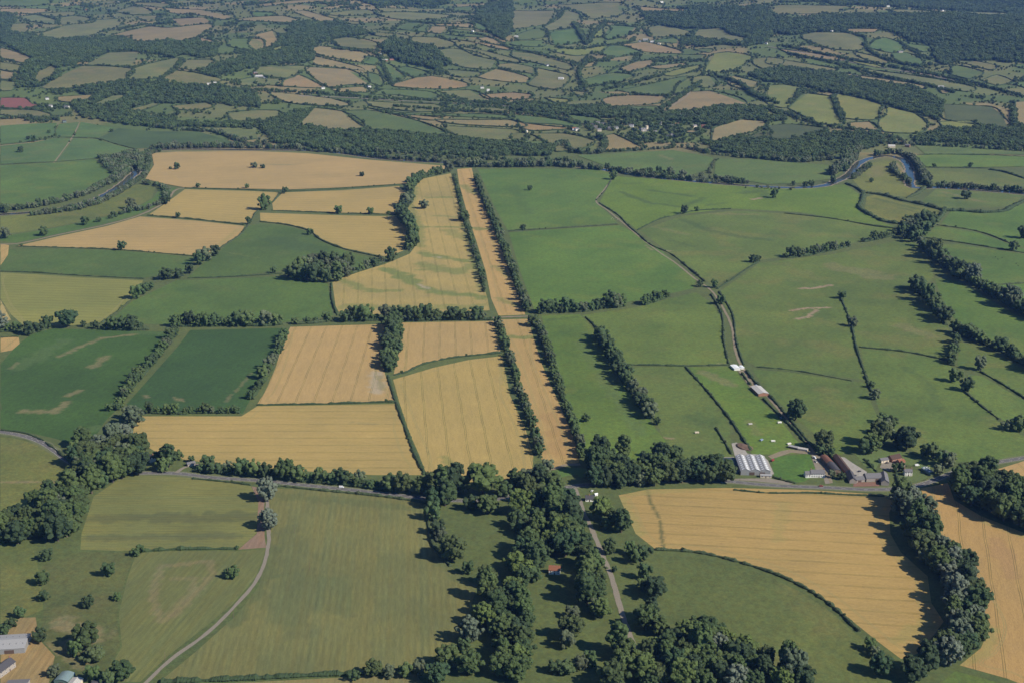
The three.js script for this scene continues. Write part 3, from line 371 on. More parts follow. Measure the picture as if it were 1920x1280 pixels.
// unit crown: about 1 wide (radius 0.5), base at y = 0 (ground), top near hgt
function crownGeometry(seed, { hgt = 1, lobes = 16, detail = 1, leaves = 900, low = 0.12, jit = 0.28, tall = 0, lr = 0.2 }) {
  const rand = rng(seed), parts = [], cs = [], mid = (hgt + low) / 2, hh = (hgt - low) / 2;
  for (let i = 0; i < lobes; i++) {
    const a = i * 2.399 + rand() * 0.8, v = i === 0 ? 0.75 : 1 - 2 * (i + 0.5) / lobes, q = Math.sqrt(Math.max(0, 1 - v * v));
    const rad = (0.25 + 0.22 * rand()) * (tall ? (1 - tall * (v + 1) / 2) : 1) * (1 + 0.2 * Math.sin(2 * a + seed) * Math.cos(3 * v + seed)), r = lr * (0.6 + 0.8 * rand() * rand()) * (tall ? (1 - 0.3 * tall * (v + 1) / 2) : 1);
    const c = new THREE.Vector3(Math.cos(a) * q * rad, mid + v * (hh - r * 0.8) + (rand() - 0.5) * 0.09, Math.sin(a) * q * rad);
    const g = lump(rand, r, detail, jit); g.scale(1, 0.75 + 0.3 * rand(), 1); g.translate(c.x, c.y, c.z); parts.push(g); cs.push([c, r]);
  }
  const core = lump(rand, 0.27, 1, 0.15); core.scale(1, hh / 0.3 * 0.75, 1); core.translate(0, mid, 0); parts.push(core);
  const v = new THREE.Vector3();
  parts.push(sprays(rand, leaves, () => { const [c, r] = cs[Math.floor(rand() * cs.length)]; v.set(rand() - 0.5, rand() - 0.5, rand() - 0.5).normalize().multiplyScalar(r * (0.85 + 0.5 * rand() * rand())).add(c); v.y = Math.max(v.y, low * 0.7); return v; }, 0.026));
  const g = mergeGeometries(parts.map(p => { const q = p.index ? p.toNonIndexed() : p; q.deleteAttribute('normal'); q.deleteAttribute('uv'); return q; })); g.computeVertexNormals(); return g;
}
function trunkGeometry(seed, h) {
  const rand = rng(seed), parts = [];
  const bar = (a, b, r0, r1) => { const d = b.clone().sub(a), g = new THREE.CylinderGeometry(r1, r0, d.length(), 6, 1, true); g.translate(0, d.length() / 2, 0); g.applyQuaternion(new THREE.Quaternion().setFromUnitVectors(new THREE.Vector3(0, 1, 0), d.normalize())); g.translate(a.x, a.y, a.z); parts.push(g.toNonIndexed()); };
  const top = new THREE.Vector3(0.02, h * 0.45, 0.01); bar(new THREE.Vector3(0, 0, 0), top, 0.042, 0.028);
  for (let i = 0; i < 5; i++) { const a = i * 1.257 + rand(); bar(top.clone().setY(h * (0.3 + 0.13 * rand())), new THREE.Vector3(Math.cos(a) * 0.27, h * (0.55 + 0.25 * rand()), Math.sin(a) * 0.27), 0.02, 0.008); }
  return mergeGeometries(parts);
}
const barkMat = std(lin(0.10, 0.08, 0.06));
const leafMat = (r, g, b) => std(lin(r, g, b), { roughness: 0.9 });
const KIND = {
  oak: { crowns: [1, 2, 3, 4].map(s => crownGeometry(s * 77, { hgt: 0.92, lobes: 46, leaves: 1100, lr: 0.125 })), trunk: trunkGeometry(5, 0.92), mats: [leafMat(0.028, 0.054, 0.015), leafMat(0.040, 0.068, 0.017), leafMat(0.021, 0.042, 0.014), leafMat(0.050, 0.078, 0.020), leafMat(0.034, 0.055, 0.014), leafMat(0.026, 0.057, 0.020), leafMat(0.044, 0.064, 0.018)], word: 'dark green broadleaf tree' },
  tall: { crowns: [1, 2, 3].map(s => crownGeometry(s * 91, { hgt: 1.25, lobes: 44, leaves: 1100, tall: 0.3, lr: 0.12 })), trunk: trunkGeometry(6, 1.25), mats: [leafMat(0.030, 0.056, 0.016), leafMat(0.045, 0.078, 0.020), leafMat(0.023, 0.044, 0.016), leafMat(0.055, 0.085, 0.022)], word: 'tall dark green tree' },
  lime: { crowns: [1, 2].map(s => crownGeometry(s * 59, { hgt: 0.95, lobes: 44, leaves: 1100, lr: 0.12 })), trunk: trunkGeometry(8, 0.95), mats: [leafMat(0.07, 0.105, 0.022), leafMat(0.06, 0.092, 0.021)], word: 'light green leafy tree' },
  willow: { crowns: [1, 2, 3].map(s => crownGeometry(s * 43, { hgt: 1.05, lobes: 46, leaves: 1200, low: 0.06, lr: 0.12 })), trunk: trunkGeometry(7, 1.05), mats: [leafMat(0.078, 0.104, 0.066), leafMat(0.064, 0.090, 0.050), leafMat(0.098, 0.122, 0.086)], word: 'silvery grey green willow' },
  bush: { crowns: [1, 2, 3].map(s => crownGeometry(s * 31, { hgt: 0.72, lobes: 26, leaves: 700, low: 0.02, lr: 0.14 })), trunk: trunkGeometry(9, 0.6), mats: [leafMat(0.036, 0.064, 0.02), leafMat(0.05, 0.08, 0.026), leafMat(0.06, 0.085, 0.03)], word: 'rounded dark green bush' },
};
const trees = [];
function tree(px, py, wpx, kind, ctx, group, jit = 1) { const p = G(px, py), s = mpp(p); trees.push({ p, w: wpx * s, wpx, kind, ctx, group, px: [px, py], seed: R() }); }
const mixKinds = (mix, r) => { let k = 0; for (const [n, f] of mix) { k += f; if (r < k) return n; } return mix[0][0]; };
const DK = [['oak', 0.62], ['tall', 0.28], ['lime', 0.08], ['willow', 0.02]], WI = [['willow', 0.6], ['oak', 0.25], ['bush', 0.15]], HG = [['oak', 0.55], ['bush', 0.25], ['willow', 0.2]];
const rowHedges = [];
function treeRow(s, gap, wpx, mix, ctx, group, spread = 0.25) {      // gap and width as shares of the plate at the start
  rowHedges.push([s, wpx, ctx]); const P = pts(s); let carry = 0;
  for (let i = 0; i + 1 < P.length; i++) {
    const a = P[i], b = P[i + 1], ga = G(...a), gb = G(...b), len = ga.distanceTo(gb), s0 = mpp(G(...P[0])); let t = carry;
    while (t < len) { const f = t / len, j = (R() - 0.5) * spread * wpx, q = ga.clone().lerp(gb, f), [x, y, m] = plate(q.x, q.y, q.z); tree(x + j, y + j * 0.25, wpx * s0 / m * (0.5 + 0.85 * R()), mixKinds(mix, R()), ctx, group); t += gap * s0 * (0.75 + 0.5 * R()); }
    carry = t - len;
  }
}
const CLEAR = [[1008, 1096, 1044, 1132], [1072, 1124, 925, 968], [262, 300, 846, 900], [340, 374, 862, 900]];
function grove(s, gap, wpx, mix, ctx, group) {
  const P = pts(s), xs = P.map(p => p[0]), ys = P.map(p => p[1]), got = [], n = 4000;
  for (let i = 0; i < n; i++) { const x = Math.min(...xs) + R() * (Math.max(...xs) - Math.min(...xs)), y = Math.min(...ys) + R() * (Math.max(...ys) - Math.min(...ys)); if (!inPoly(x, y, P) || CLEAR.some(c => x > c[0] && x < c[1] && y > c[2] && y < c[3])) continue; if (got.some(q => Math.hypot(q[0] - x, (q[1] - y) * 2.4) < gap)) continue; got.push([x, y]); tree(x, y, wpx * (0.75 + 0.5 * R()), mixKinds(mix, R()), ctx, group); }
}
// foreground woods
grove('135 872 190 852 250 848 322 876 300 894 240 893 205 908 170 926 142 906', 22, 40, DK, 'in the left road bend wood', 'trees by the left road bend');
for (const [x, y, w, k] of [[212, 842, 44, 'willow'], [190, 850, 40, 'willow'], [232, 835, 40, 'willow'], [250, 800, 44, 'willow'], [155, 838, 40, 'oak'], [140, 850, 28, 'bush'], [335, 862, 20, 'oak'], [358, 866, 16, 'oak'], [255, 850, 34, 'oak'], [238, 785, 26, 'bush']]) tree(x, y, w, k, 'above the left road bend', 'trees by the left road bend');
grove('0 985 50 965 100 945 128 930 150 945 152 985 135 1010 100 1016 0 1022', 24, 44, DK, 'in the left edge wood', 'trees of the left edge wood');
for (const [x, y, w, k] of [[120, 960, 40, 'tall'], [95, 962, 40, 'oak'], [85, 1050, 30, 'oak'], [80, 1095, 30, 'oak'], [82, 1125, 26, 'bush'], [205, 1080, 30, 'oak'], [165, 1140, 26, 'willow'], [220, 1125, 20, 'bush'], [160, 1215, 60, 'oak'], [175, 1240, 46, 'bush'], [140, 1230, 34, 'bush'], [75, 1205, 30, 'bush'], [230, 1275, 50, 'oak'], [205, 1282, 40, 'bush'], [175, 1278, 34, 'bush'], [100, 1268, 28, 'bush'], [38, 1158, 26, 'bush'], [22, 1176, 24, 'bush'], [8, 1190, 24, 'bush'], [255, 1042, 20, 'bush'], [262, 1036, 22, 'bush']]) tree(x, y, w, k, 'around the lower left barns', 'trees around the lower left barns');
tree(435, 1084, 32, 'oak', 'standing alone in the olive hay field', null);
tree(500, 938, 40, 'willow', 'at the top of the winding farm track', null);
tree(503, 992, 42, 'willow', 'halfway along the winding farm track', null);
// road belt
treeRow('372 884 420 887 480 893 560 901 640 908 700 916 770 925', 22, 31, [['oak', 0.7], ['tall', 0.15], ['lime', 0.15]], 'in the belt north of the main road', 'trees north of the main road');
treeRow('395 880 480 886 560 894 650 902 740 914', 34, 24, DK, 'at the back of the road belt', 'trees north of the main road');
grove('790 925 830 918 862 925 850 932 800 931', 20, 42, DK, 'in the wheat corner clump', 'trees at the wheat corner');
for (const [x, y, w, k] of [[905, 925, 74, 'lime'], [862, 925, 36, 'oak'], [885, 955, 34, 'lime'], [914, 962, 46, 'oak'], [945, 930, 36, 'oak'], [970, 915, 38, 'oak'], [835, 948, 48, 'tall'], [815, 950, 40, 'oak'], [965, 908, 34, 'oak'], [990, 905, 34, 'oak'], [1012, 895, 34, 'oak'], [1025, 888, 32, 'willow'], [985, 925, 40, 'oak'], [1010, 915, 38, 'tall']]) tree(x, y, w, k, 'beside the road below yellow wheat', 'trees beside the road below the yellow wheat');
// east edge of the hay field
for (const [x, y, w, k] of [[815, 975, 34, 'tall'], [820, 1002, 36, 'oak'], [826, 1015, 28, 'oak'], [848, 1052, 54, 'oak'], [838, 1040, 40, 'oak'], [878, 1076, 28, 'oak'], [912, 1098, 42, 'oak'], [915, 1125, 48, 'tall'], [930, 1142, 46, 'oak'], [905, 1175, 48, 'lime'], [880, 1205, 48, 'willow'], [868, 1222, 30, 'oak'], [838, 1250, 50, 'oak'], [880, 1262, 54, 'oak'], [820, 1282, 48, 'oak'], [700, 1268, 40, 'oak'], [760, 1268, 34, 'bush'], [785, 1266, 30, 'oak'], [665, 1275, 26, 'bush'], [730, 1270, 30, 'bush']]) tree(x, y, w, k, 'along the hay field edge', 'trees along the hay field edge');
grove('925 1150 955 1110 985 1078 1005 1090 975 1140 990 1190 988 1250 960 1285 930 1270 935 1200', 30, 46, DK, 'in the belt left of park glade', 'trees left of the park glade');
grove('955 985 985 950 1020 925 1055 925 1064 955 1074 990 1092 1030 1112 1070 1134 1120 1142 1160 1120 1165 1090 1125 1066 1085 1020 1072 985 1085 960 1080 985 1040 1000 1010', 29, 46, [['oak', 0.5], ['tall', 0.35], ['lime', 0.15]], 'in the wood left of straight lane', 'trees left of the straight lane');
for (const [x, y, w, k] of [[1075, 1160, 34, 'tall'], [1072, 1198, 50, 'oak'], [1062, 1215, 36, 'oak'], [1160, 1225, 56, 'tall'], [1175, 1238, 50, 'oak'], [1148, 1288, 62, 'oak'], [1165, 1270, 50, 'tall'], [1108, 1250, 34, 'lime'], [1090, 1255, 30, 'oak'], [1060, 1262, 40, 'bush'], [1040, 1262, 34, 'lime'], [975, 1000, 34, 'oak'], [968, 988, 36, 'tall'], [1000, 1090, 36, 'oak'], [985, 1075, 30, 'lime']]) tree(x, y, w, k, 'in the grassy park glade', 'trees in the grassy park glade');
for (const [x, y, w, k] of [[1128, 972, 44, 'lime'], [1135, 992, 26, 'oak'], [1165, 998, 44, 'tall'], [1152, 985, 34, 'oak'], [1142, 1038, 30, 'oak'], [1180, 1038, 26, 'willow'], [1205, 1048, 36, 'oak'], [1190, 1055, 30, 'oak'], [1207, 1085, 32, 'oak'], [1226, 1120, 52, 'oak'], [1205, 1105, 30, 'tall'], [1212, 1180, 52, 'oak'], [1236, 1190, 40, 'oak'], [1222, 1165, 40, 'tall'], [1152, 1072, 12, 'bush']]) tree(x, y, w, k, 'between lane and broad wheat', 'trees right of the straight lane');
grove('1205 1292 1195 1245 1215 1215 1262 1212 1300 1190 1330 1200 1395 1215 1440 1245 1480 1262 1520 1292', 31, 50, [['oak', 0.5], ['tall', 0.2], ['lime', 0.25], ['willow', 0.05]], 'in the bottom edge wood', 'trees of the bottom edge wood');
grove('1108 912 1115 875 1150 868 1190 885 1225 885 1260 872 1300 880 1350 890 1364 905 1280 908 1215 911 1130 918', 20, 38, DK, 'in the wood left of barn', 'trees left of the grey barn');
for (const [x, y, w, k] of [[1360, 895, 42, 'oak'], [1265, 862, 34, 'willow'], [1235, 858, 34, 'oak'], [1125, 855, 40, 'oak'], [1170, 858, 40, 'tall']]) tree(x, y, w, k, 'at the edge of the wood left of the barn', 'trees left of the grey barn');
for (const [x, y, w, k] of [[1632, 1220, 30, 'oak'], [1642, 1232, 26, 'bush'], [1652, 1264, 48, 'oak'], [1712, 1275, 56, 'oak'], [1735, 1262, 50, 'tall']]) tree(x, y, w, k, 'at the lower end of the curved hedge', 'trees at the lower end of the curved hedge');
grove('1682 945 1700 930 1722 948 1742 985 1745 1015 1775 1040 1810 1062 1826 1100 1838 1150 1852 1180 1835 1215 1800 1245 1765 1255 1760 1225 1785 1190 1785 1140 1770 1095 1740 1060 1712 1020 1698 985', 25, 44, [['willow', 0.55], ['oak', 0.35], ['tall', 0.1]], 'in the right hand stream belt', 'trees of the right stream belt');
grove('1788 918 1812 906 1850 904 1885 918 1920 946 1950 960 1950 1005 1920 992 1860 970 1812 946', 23, 42, [['oak', 0.75], ['tall', 0.25]], 'in the right edge wood', 'trees of the right edge wood');
// farm trees
for (const [x, y, w, k] of [[1492, 787, 40, 'oak'], [1545, 842, 46, 'oak'], [1540, 852, 24, 'lime'], [1557, 856, 20, 'bush'], [1635, 848, 40, 'lime'], [1650, 835, 50, 'oak'], [1625, 850, 34, 'oak'], [1660, 815, 34, 'oak'], [1655, 792, 24, 'oak'], [1672, 802, 26, 'oak'], [1700, 842, 50, 'oak'], [1685, 835, 30, 'tall'], [1748, 862, 34, 'oak'], [1735, 855, 24, 'oak'], [1780, 875, 34, 'oak'], [1765, 872, 30, 'oak'], [1690, 884, 20, 'oak'], [1678, 884, 16, 'bush'], [1578, 898, 18, 'bush'], [1560, 895, 16, 'lime'], [1806, 893, 26, 'oak'], [1760, 890, 22, 'lime']]) tree(x, y, w, k, 'around the roadside farm', 'trees around the roadside farm');
// strip rows
treeRow('935 608 948 650 965 700 985 765 1002 815 1014 858', 14, 14, [['oak', 0.8], ['bush', 0.2]], 'in the left row of the lower wheat strip', 'left row along the lower wheat strip');
treeRow('1092 858 1080 815 1062 765 1045 715 1030 670 1015 630 1004 602', 13, 19, [['oak', 0.8], ['tall', 0.1], ['bush', 0.1]], 'in the right row of the lower wheat strip', 'right row along the lower wheat strip');
tree(1002, 612, 28, 'willow', 'at the top of the lower right strip row', null);
treeRow('908 548 902 515 888 470 880 440 868 405 862 372 851 332', 13, 12, [['oak', 0.9], ['bush', 0.1]], 'in the left row of the upper wheat strip', 'left row along the upper wheat strip');
tree(870, 414, 26, 'oak', 'widest in the left row of the upper wheat strip', null);
treeRow('988 584 972 540 958 505 945 468 932 432 918 400 905 370 892 335', 12, 17, [['oak', 0.85], ['willow', 0.15]], 'in the right row of the upper wheat strip', 'right row along the upper wheat strip');
tree(795, 391, 21, 'oak', 'alone in the green banded wheat', null); tree(678, 331, 12, 'oak', 'alone in the right half of highest wheat', null);
tree(331, 318, 14, 'oak', 'alone at the left of highest wheat', null); tree(319, 318, 6, 'bush', 'beside the lone left tree of highest wheat', null); tree(477, 315, 15, 'oak', 'left of the pair in highest wheat', null); tree(493, 316, 11, 'oak', 'right of the pair in highest wheat', null);
treeRow('840 322 815 328 785 338 768 358 770 380 748 402 770 430 776 455 768 472', 14, 18, [['willow', 0.55], ['oak', 0.45]], 'along the left edge of the green banded wheat', 'trees left of the green banded wheat');
tree(733, 490, 26, 'willow', 'at the tip of the curved hedge', null);
grove('532 522 560 512 580 498 620 492 655 500 655 520 625 532 570 528', 16, 28, DK, 'in the round copse above the cross hedge', 'trees of the round copse');
treeRow('655 515 700 500 720 492', 12, 16, HG, 'trailing right of the round copse', 'trees of the round copse'); tree(513, 512, 12, 'oak', 'bare looking left of the round copse', null);
for (const [x, y, w, k, c] of [[533, 363, 14, 'oak', 'on the hedge below highest wheat'], [495, 394, 28, 'willow', 'at the wheat hedge crossing'], [466, 420, 14, 'willow', 'left of the wheat hedge crossing'], [635, 401, 18, 'oak', 'left of two on the wheat hedge'], [695, 402, 16, 'oak', 'right of two on the wheat hedge'], [728, 402, 9, 'bush', 'at the end of the wheat hedge'], [580, 440, 16, 'oak', 'on the curved dark hedge'], [226, 469, 20, 'oak', 'on the hedge below the tapering wheat'], [332, 409, 11, 'oak', 'on the hedge above the tapering wheat'], [463, 353, 10, 'oak', 'small, left on the hedge below highest wheat'], [370, 352, 10, 'bush', 'where the dirt track meets highest wheat'], [385, 490, 30, 'willow', 'large, above the dark green field corner'], [373, 497, 24, 'oak', 'beside the large corner willow'], [402, 480, 22, 'bush', 'right of the large corner willow'], [310, 524, 30, 'willow', 'above the yellow green field corner'], [335, 522, 22, 'oak', 'right of the yellow green field corner'], [355, 513, 20, 'bush', 'in the dip of the dark green field'], [278, 545, 22, 'willow', 'on the side of the yellow green field'], [268, 552, 22, 'oak', 'between two on the yellow green field side'], [255, 560, 30, 'oak', 'darkest on the yellow green field side'],
  [52, 262, 10, 'oak', 'topmost in the far left green field'], [91, 250, 8, 'oak', 'right in the far left green field'], [63, 266, 13, 'oak', 'on the far left thin hedge'], [38, 286, 13, 'oak', 'below the far left thin hedge'], [158, 422, 18, 'oak', 'left of two on the green verge'], [185, 416, 12, 'oak', 'right of two on the green verge'], [82, 442, 20, 'willow', 'on the green verge near the dirt track'], [10, 447, 22, 'willow', 'at the left edge on the green verge'], [245, 392, 20, 'willow', 'right on the green verge'], [310, 383, 22, 'willow', 'at the dirt track elbow'],
  [993, 357, 12, 'lime', 'alone in the right pasture by the strip'], [1150, 337, 17, 'oak', 'at the top of the farm track'], [980, 432, 14, 'oak', 'on the trimmed hedge right of the strip'], [1282, 401, 16, 'oak', 'left of two below the ringed pasture'], [1307, 396, 10, 'oak', 'right of two below the ringed pasture'], [1452, 371, 17, 'oak', 'alone in the bright ringed pasture'], [1352, 571, 22, 'oak', 'beside the farm track bend'], [1312, 538, 14, 'bush', 'at the farm track gate'], [1340, 540, 16, 'bush', 'opposite the farm track gate'], [1580, 560, 20, 'oak', 'at the top of the right pasture hedge'], [1600, 612, 22, 'oak', 'on the right pasture hedge'], [1634, 726, 16, 'bush', 'low on the right pasture hedge'], [1640, 748, 24, 'oak', 'left of the sloping right pasture'], [1790, 715, 30, 'oak', 'left of the round pair in the sloping pasture'], [1813, 733, 30, 'oak', 'right of the round pair in the sloping pasture'], [1837, 693, 26, 'oak', 'above the short sloping hedge'], [1890, 806, 26, 'oak', 'left of the right edge clump'], [1910, 808, 36, 'willow', 'in the right edge clump'], [1900, 470, 20, 'oak', 'on the right edge trimmed hedge'], [1920, 447, 28, 'oak', 'cut by the right edge'], [1812, 373, 22, 'bush', 'alone in the rough meadow'], [1634, 342, 10, 'oak', 'alone in the river bend meadow'], [1752, 314, 10, 'oak', 'left of two below the bright river meadow'], [1820, 314, 11, 'oak', 'right of two below the bright river meadow'], [1098, 790, 18, 'oak', 'small at the long pasture'], [1232, 796, 16, 'bush', 'last of the long pasture row'], [1488, 348, 10, 'bush', 'left on the river edge'], [1510, 350, 12, 'bush', 'middle on the river edge'], [1522, 350, 13, 'bush', 'right on the river edge'], [1562, 343, 14, 'bush', 'at the river narrows']]) tree(x, y, w, k, c, 'single field trees');
grove('716 690 722 660 728 620 738 604 748 610 748 650 744 685 732 698', 12, 24, [['oak', 1]], 'in the narrow dark clump between pale wheats', 'trees of the narrow dark clump');
// cross hedge
treeRow('0 622 40 622', 18, 30, WI, 'at the left end of the cross hedge', 'cross hedge trees');
treeRow('52 628 95 612', 20, 30, [['willow', 1]], 'left on the cross hedge', 'cross hedge trees');
tree(126, 613, 42, 'oak', 'broadest on the left cross hedge', null); tree(156, 613, 12, 'bush', 'small beside the broad cross hedge oak', null);
treeRow('180 617 225 619 280 618', 17, 24, WI, 'below the deep green field', 'cross hedge trees');
treeRow('325 612 380 612 440 611 500 611 530 608', 16, 24, HG, 'above the two dark crops', 'cross hedge trees');
treeRow('555 608 590 606 625 600', 19, 26, [['oak', 1]], 'above the pale pinkish wheat', 'cross hedge trees');
treeRow('645 603 680 602 730 600 770 602 830 600 880 600 925 600', 16, 26, HG, 'below the green banded wheat', 'cross hedge trees');
treeRow('1010 588 1060 586 1100 584 1130 578 1160 576 1172 574', 15, 24, HG, 'right of the strip on the cross hedge', 'cross hedge trees');
treeRow('1208 572 1230 565 1255 556', 12, 18, HG, 'nearest the track on the cross hedge', 'cross hedge trees');
treeRow('1122 632 1135 655 1150 682 1165 705 1185 735 1200 755 1220 785', 14, 24, [['oak', 0.7], ['bush', 0.3]], 'in the sloping row inside the right pastures', 'sloping row inside the right pastures');
treeRow('1412 492 1425 488', 10, 16, WI, 'at the left end of the grey row', 'grey row of the right pastures');
treeRow('1475 484 1510 480 1550 472 1595 462', 13, 17, [['willow', 0.8], ['oak', 0.2]], 'in the grey row across the right pastures', 'grey row of the right pastures');
treeRow('1620 454 1650 448 1690 438', 12, 16, WI, 'at the right end of the grey row', 'grey row of the right pastures');
grove('1685 445 1705 420 1735 412 1752 415 1740 440 1715 455', 13, 24, WI, 'in the silvery clump below the spiky hedges', 'silvery clump below the spiky hedges');
treeRow('1728 462 1742 478 1770 498 1790 515 1822 530 1850 548 1880 565 1920 590 1950 605', 17, 28, [['oak', 0.5], ['willow', 0.3], ['bush', 0.2]], 'in the thick right edge tree line', 'thick right edge tree line');
treeRow('1715 540 1735 560 1760 590 1775 610', 16, 26, HG, 'in the upper half of the lower right tree line', 'lower right tree line');
treeRow('1795 625 1820 634 1870 655 1915 680 1950 700', 17, 28, HG, 'in the lower half of the lower right tree line', 'lower right tree line');
treeRow('1792 640 1788 665 1785 685', 12, 20, WI, 'beside the round pair of trees', 'lower right tree line');
treeRow('470 748 485 728 505 695 520 665 535 630', 16, 20, [['oak', 0.6], ['bush', 0.4]], 'between the dark crop and pale wheat', 'trees between dark crop and pale wheat');
treeRow('218 768 240 735 265 705 290 675 315 645 330 622', 14, 20, [['bush', 0.6], ['oak', 0.25], ['willow', 0.15]], 'between the two dark crops', 'trees between the two dark crops');
treeRow('280 774 330 776 380 774 450 774', 15, 18, [['bush', 0.6], ['oak', 0.4]], 'below the leafy dark crop', 'bushes below the leafy dark crop');
tree(205, 770, 18, 'oak', 'at the lower end of the dark crop hedge', null);

// ---------- hedges ----------
const extra = [];
const hedgeMats = [leafMat(0.028, 0.052, 0.018), leafMat(0.034, 0.06, 0.02), leafMat(0.042, 0.064, 0.024)];
function hedgeGeometry(L, w, h, step) {
  const pos = [], idx = [], prof = [[-0.5, 0], [-0.56, 0.55], [-0.28, 1], [0.28, 1], [0.56, 0.55], [0.5, 0]], n = prof.length;
  const S = smooth(L, false, step);
  S.forEach((p, i) => {
    const a = S[Math.max(0, i - 1)], b = S[Math.min(S.length - 1, i + 1)], q = Math.hypot(b.x - a.x, b.z - a.z) || 1, nx = -(b.z - a.z) / q, nz = (b.x - a.x) / q, big = 1 + 0.55 * vnoise(i * 0.23, L[0].x) + 0.25 * vnoise(i * 0.05, L[0].z), end = i === 0 || i === S.length - 1 ? 0.3 : 1;
    prof.forEach(([u, v], k) => { const jx = 1 + 0.3 * (R() - 0.5), jy = (1 + 0.35 * (R() - 0.5)) * big * end; const x = p.x + nx * u * w * jx * big, z = p.z + nz * u * w * jx * big; pos.push(x + (R() - 0.5) * step * 0.4, terrain(x, z) + v * h * jy - (v ? 0 : 0.02), z + (R() - 0.5) * step * 0.4); });
    if (i) for (let k = 0; k + 1 < n; k++) { const c = i * n + k, d = c - n; idx.push(d, d + 1, c, d + 1, c + 1, c); }
  });
  for (const o of [0, (S.length - 1) * n]) for (let k = 1; k + 1 < n; k++) idx.push(o, o + k, o + k + 1);
  const g = new THREE.BufferGeometry(); g.setAttribute('position', new THREE.Float32BufferAttribute(pos, 3)); g.setIndex(idx);
  const f = g.toNonIndexed(); f.computeVertexNormals(); return f;
}
function hedge(s, w, h, label) { for (const q of smooth(ground(pts(s)), false, 14)) if (R() < 0.22) { const [x, y, m] = plate(q.x, q.y, q.z); extra.push([q.x + (R() - 0.5) * 1.5, 0, q.z + (R() - 0.5) * 1.5, 2.5 + 4.5 * R() * R()]); } const P = pts(s), L = ground(P), st = clamp(mpp(L[0]) * 2, 1.1, 4); add(new THREE.Mesh(hedgeGeometry(L, w, h, st), hedgeMats[Math.floor(R() * 3)]), 'hedge', label, 'hedge', 'field hedges', null, P[Math.floor(P.length / 2)]); }
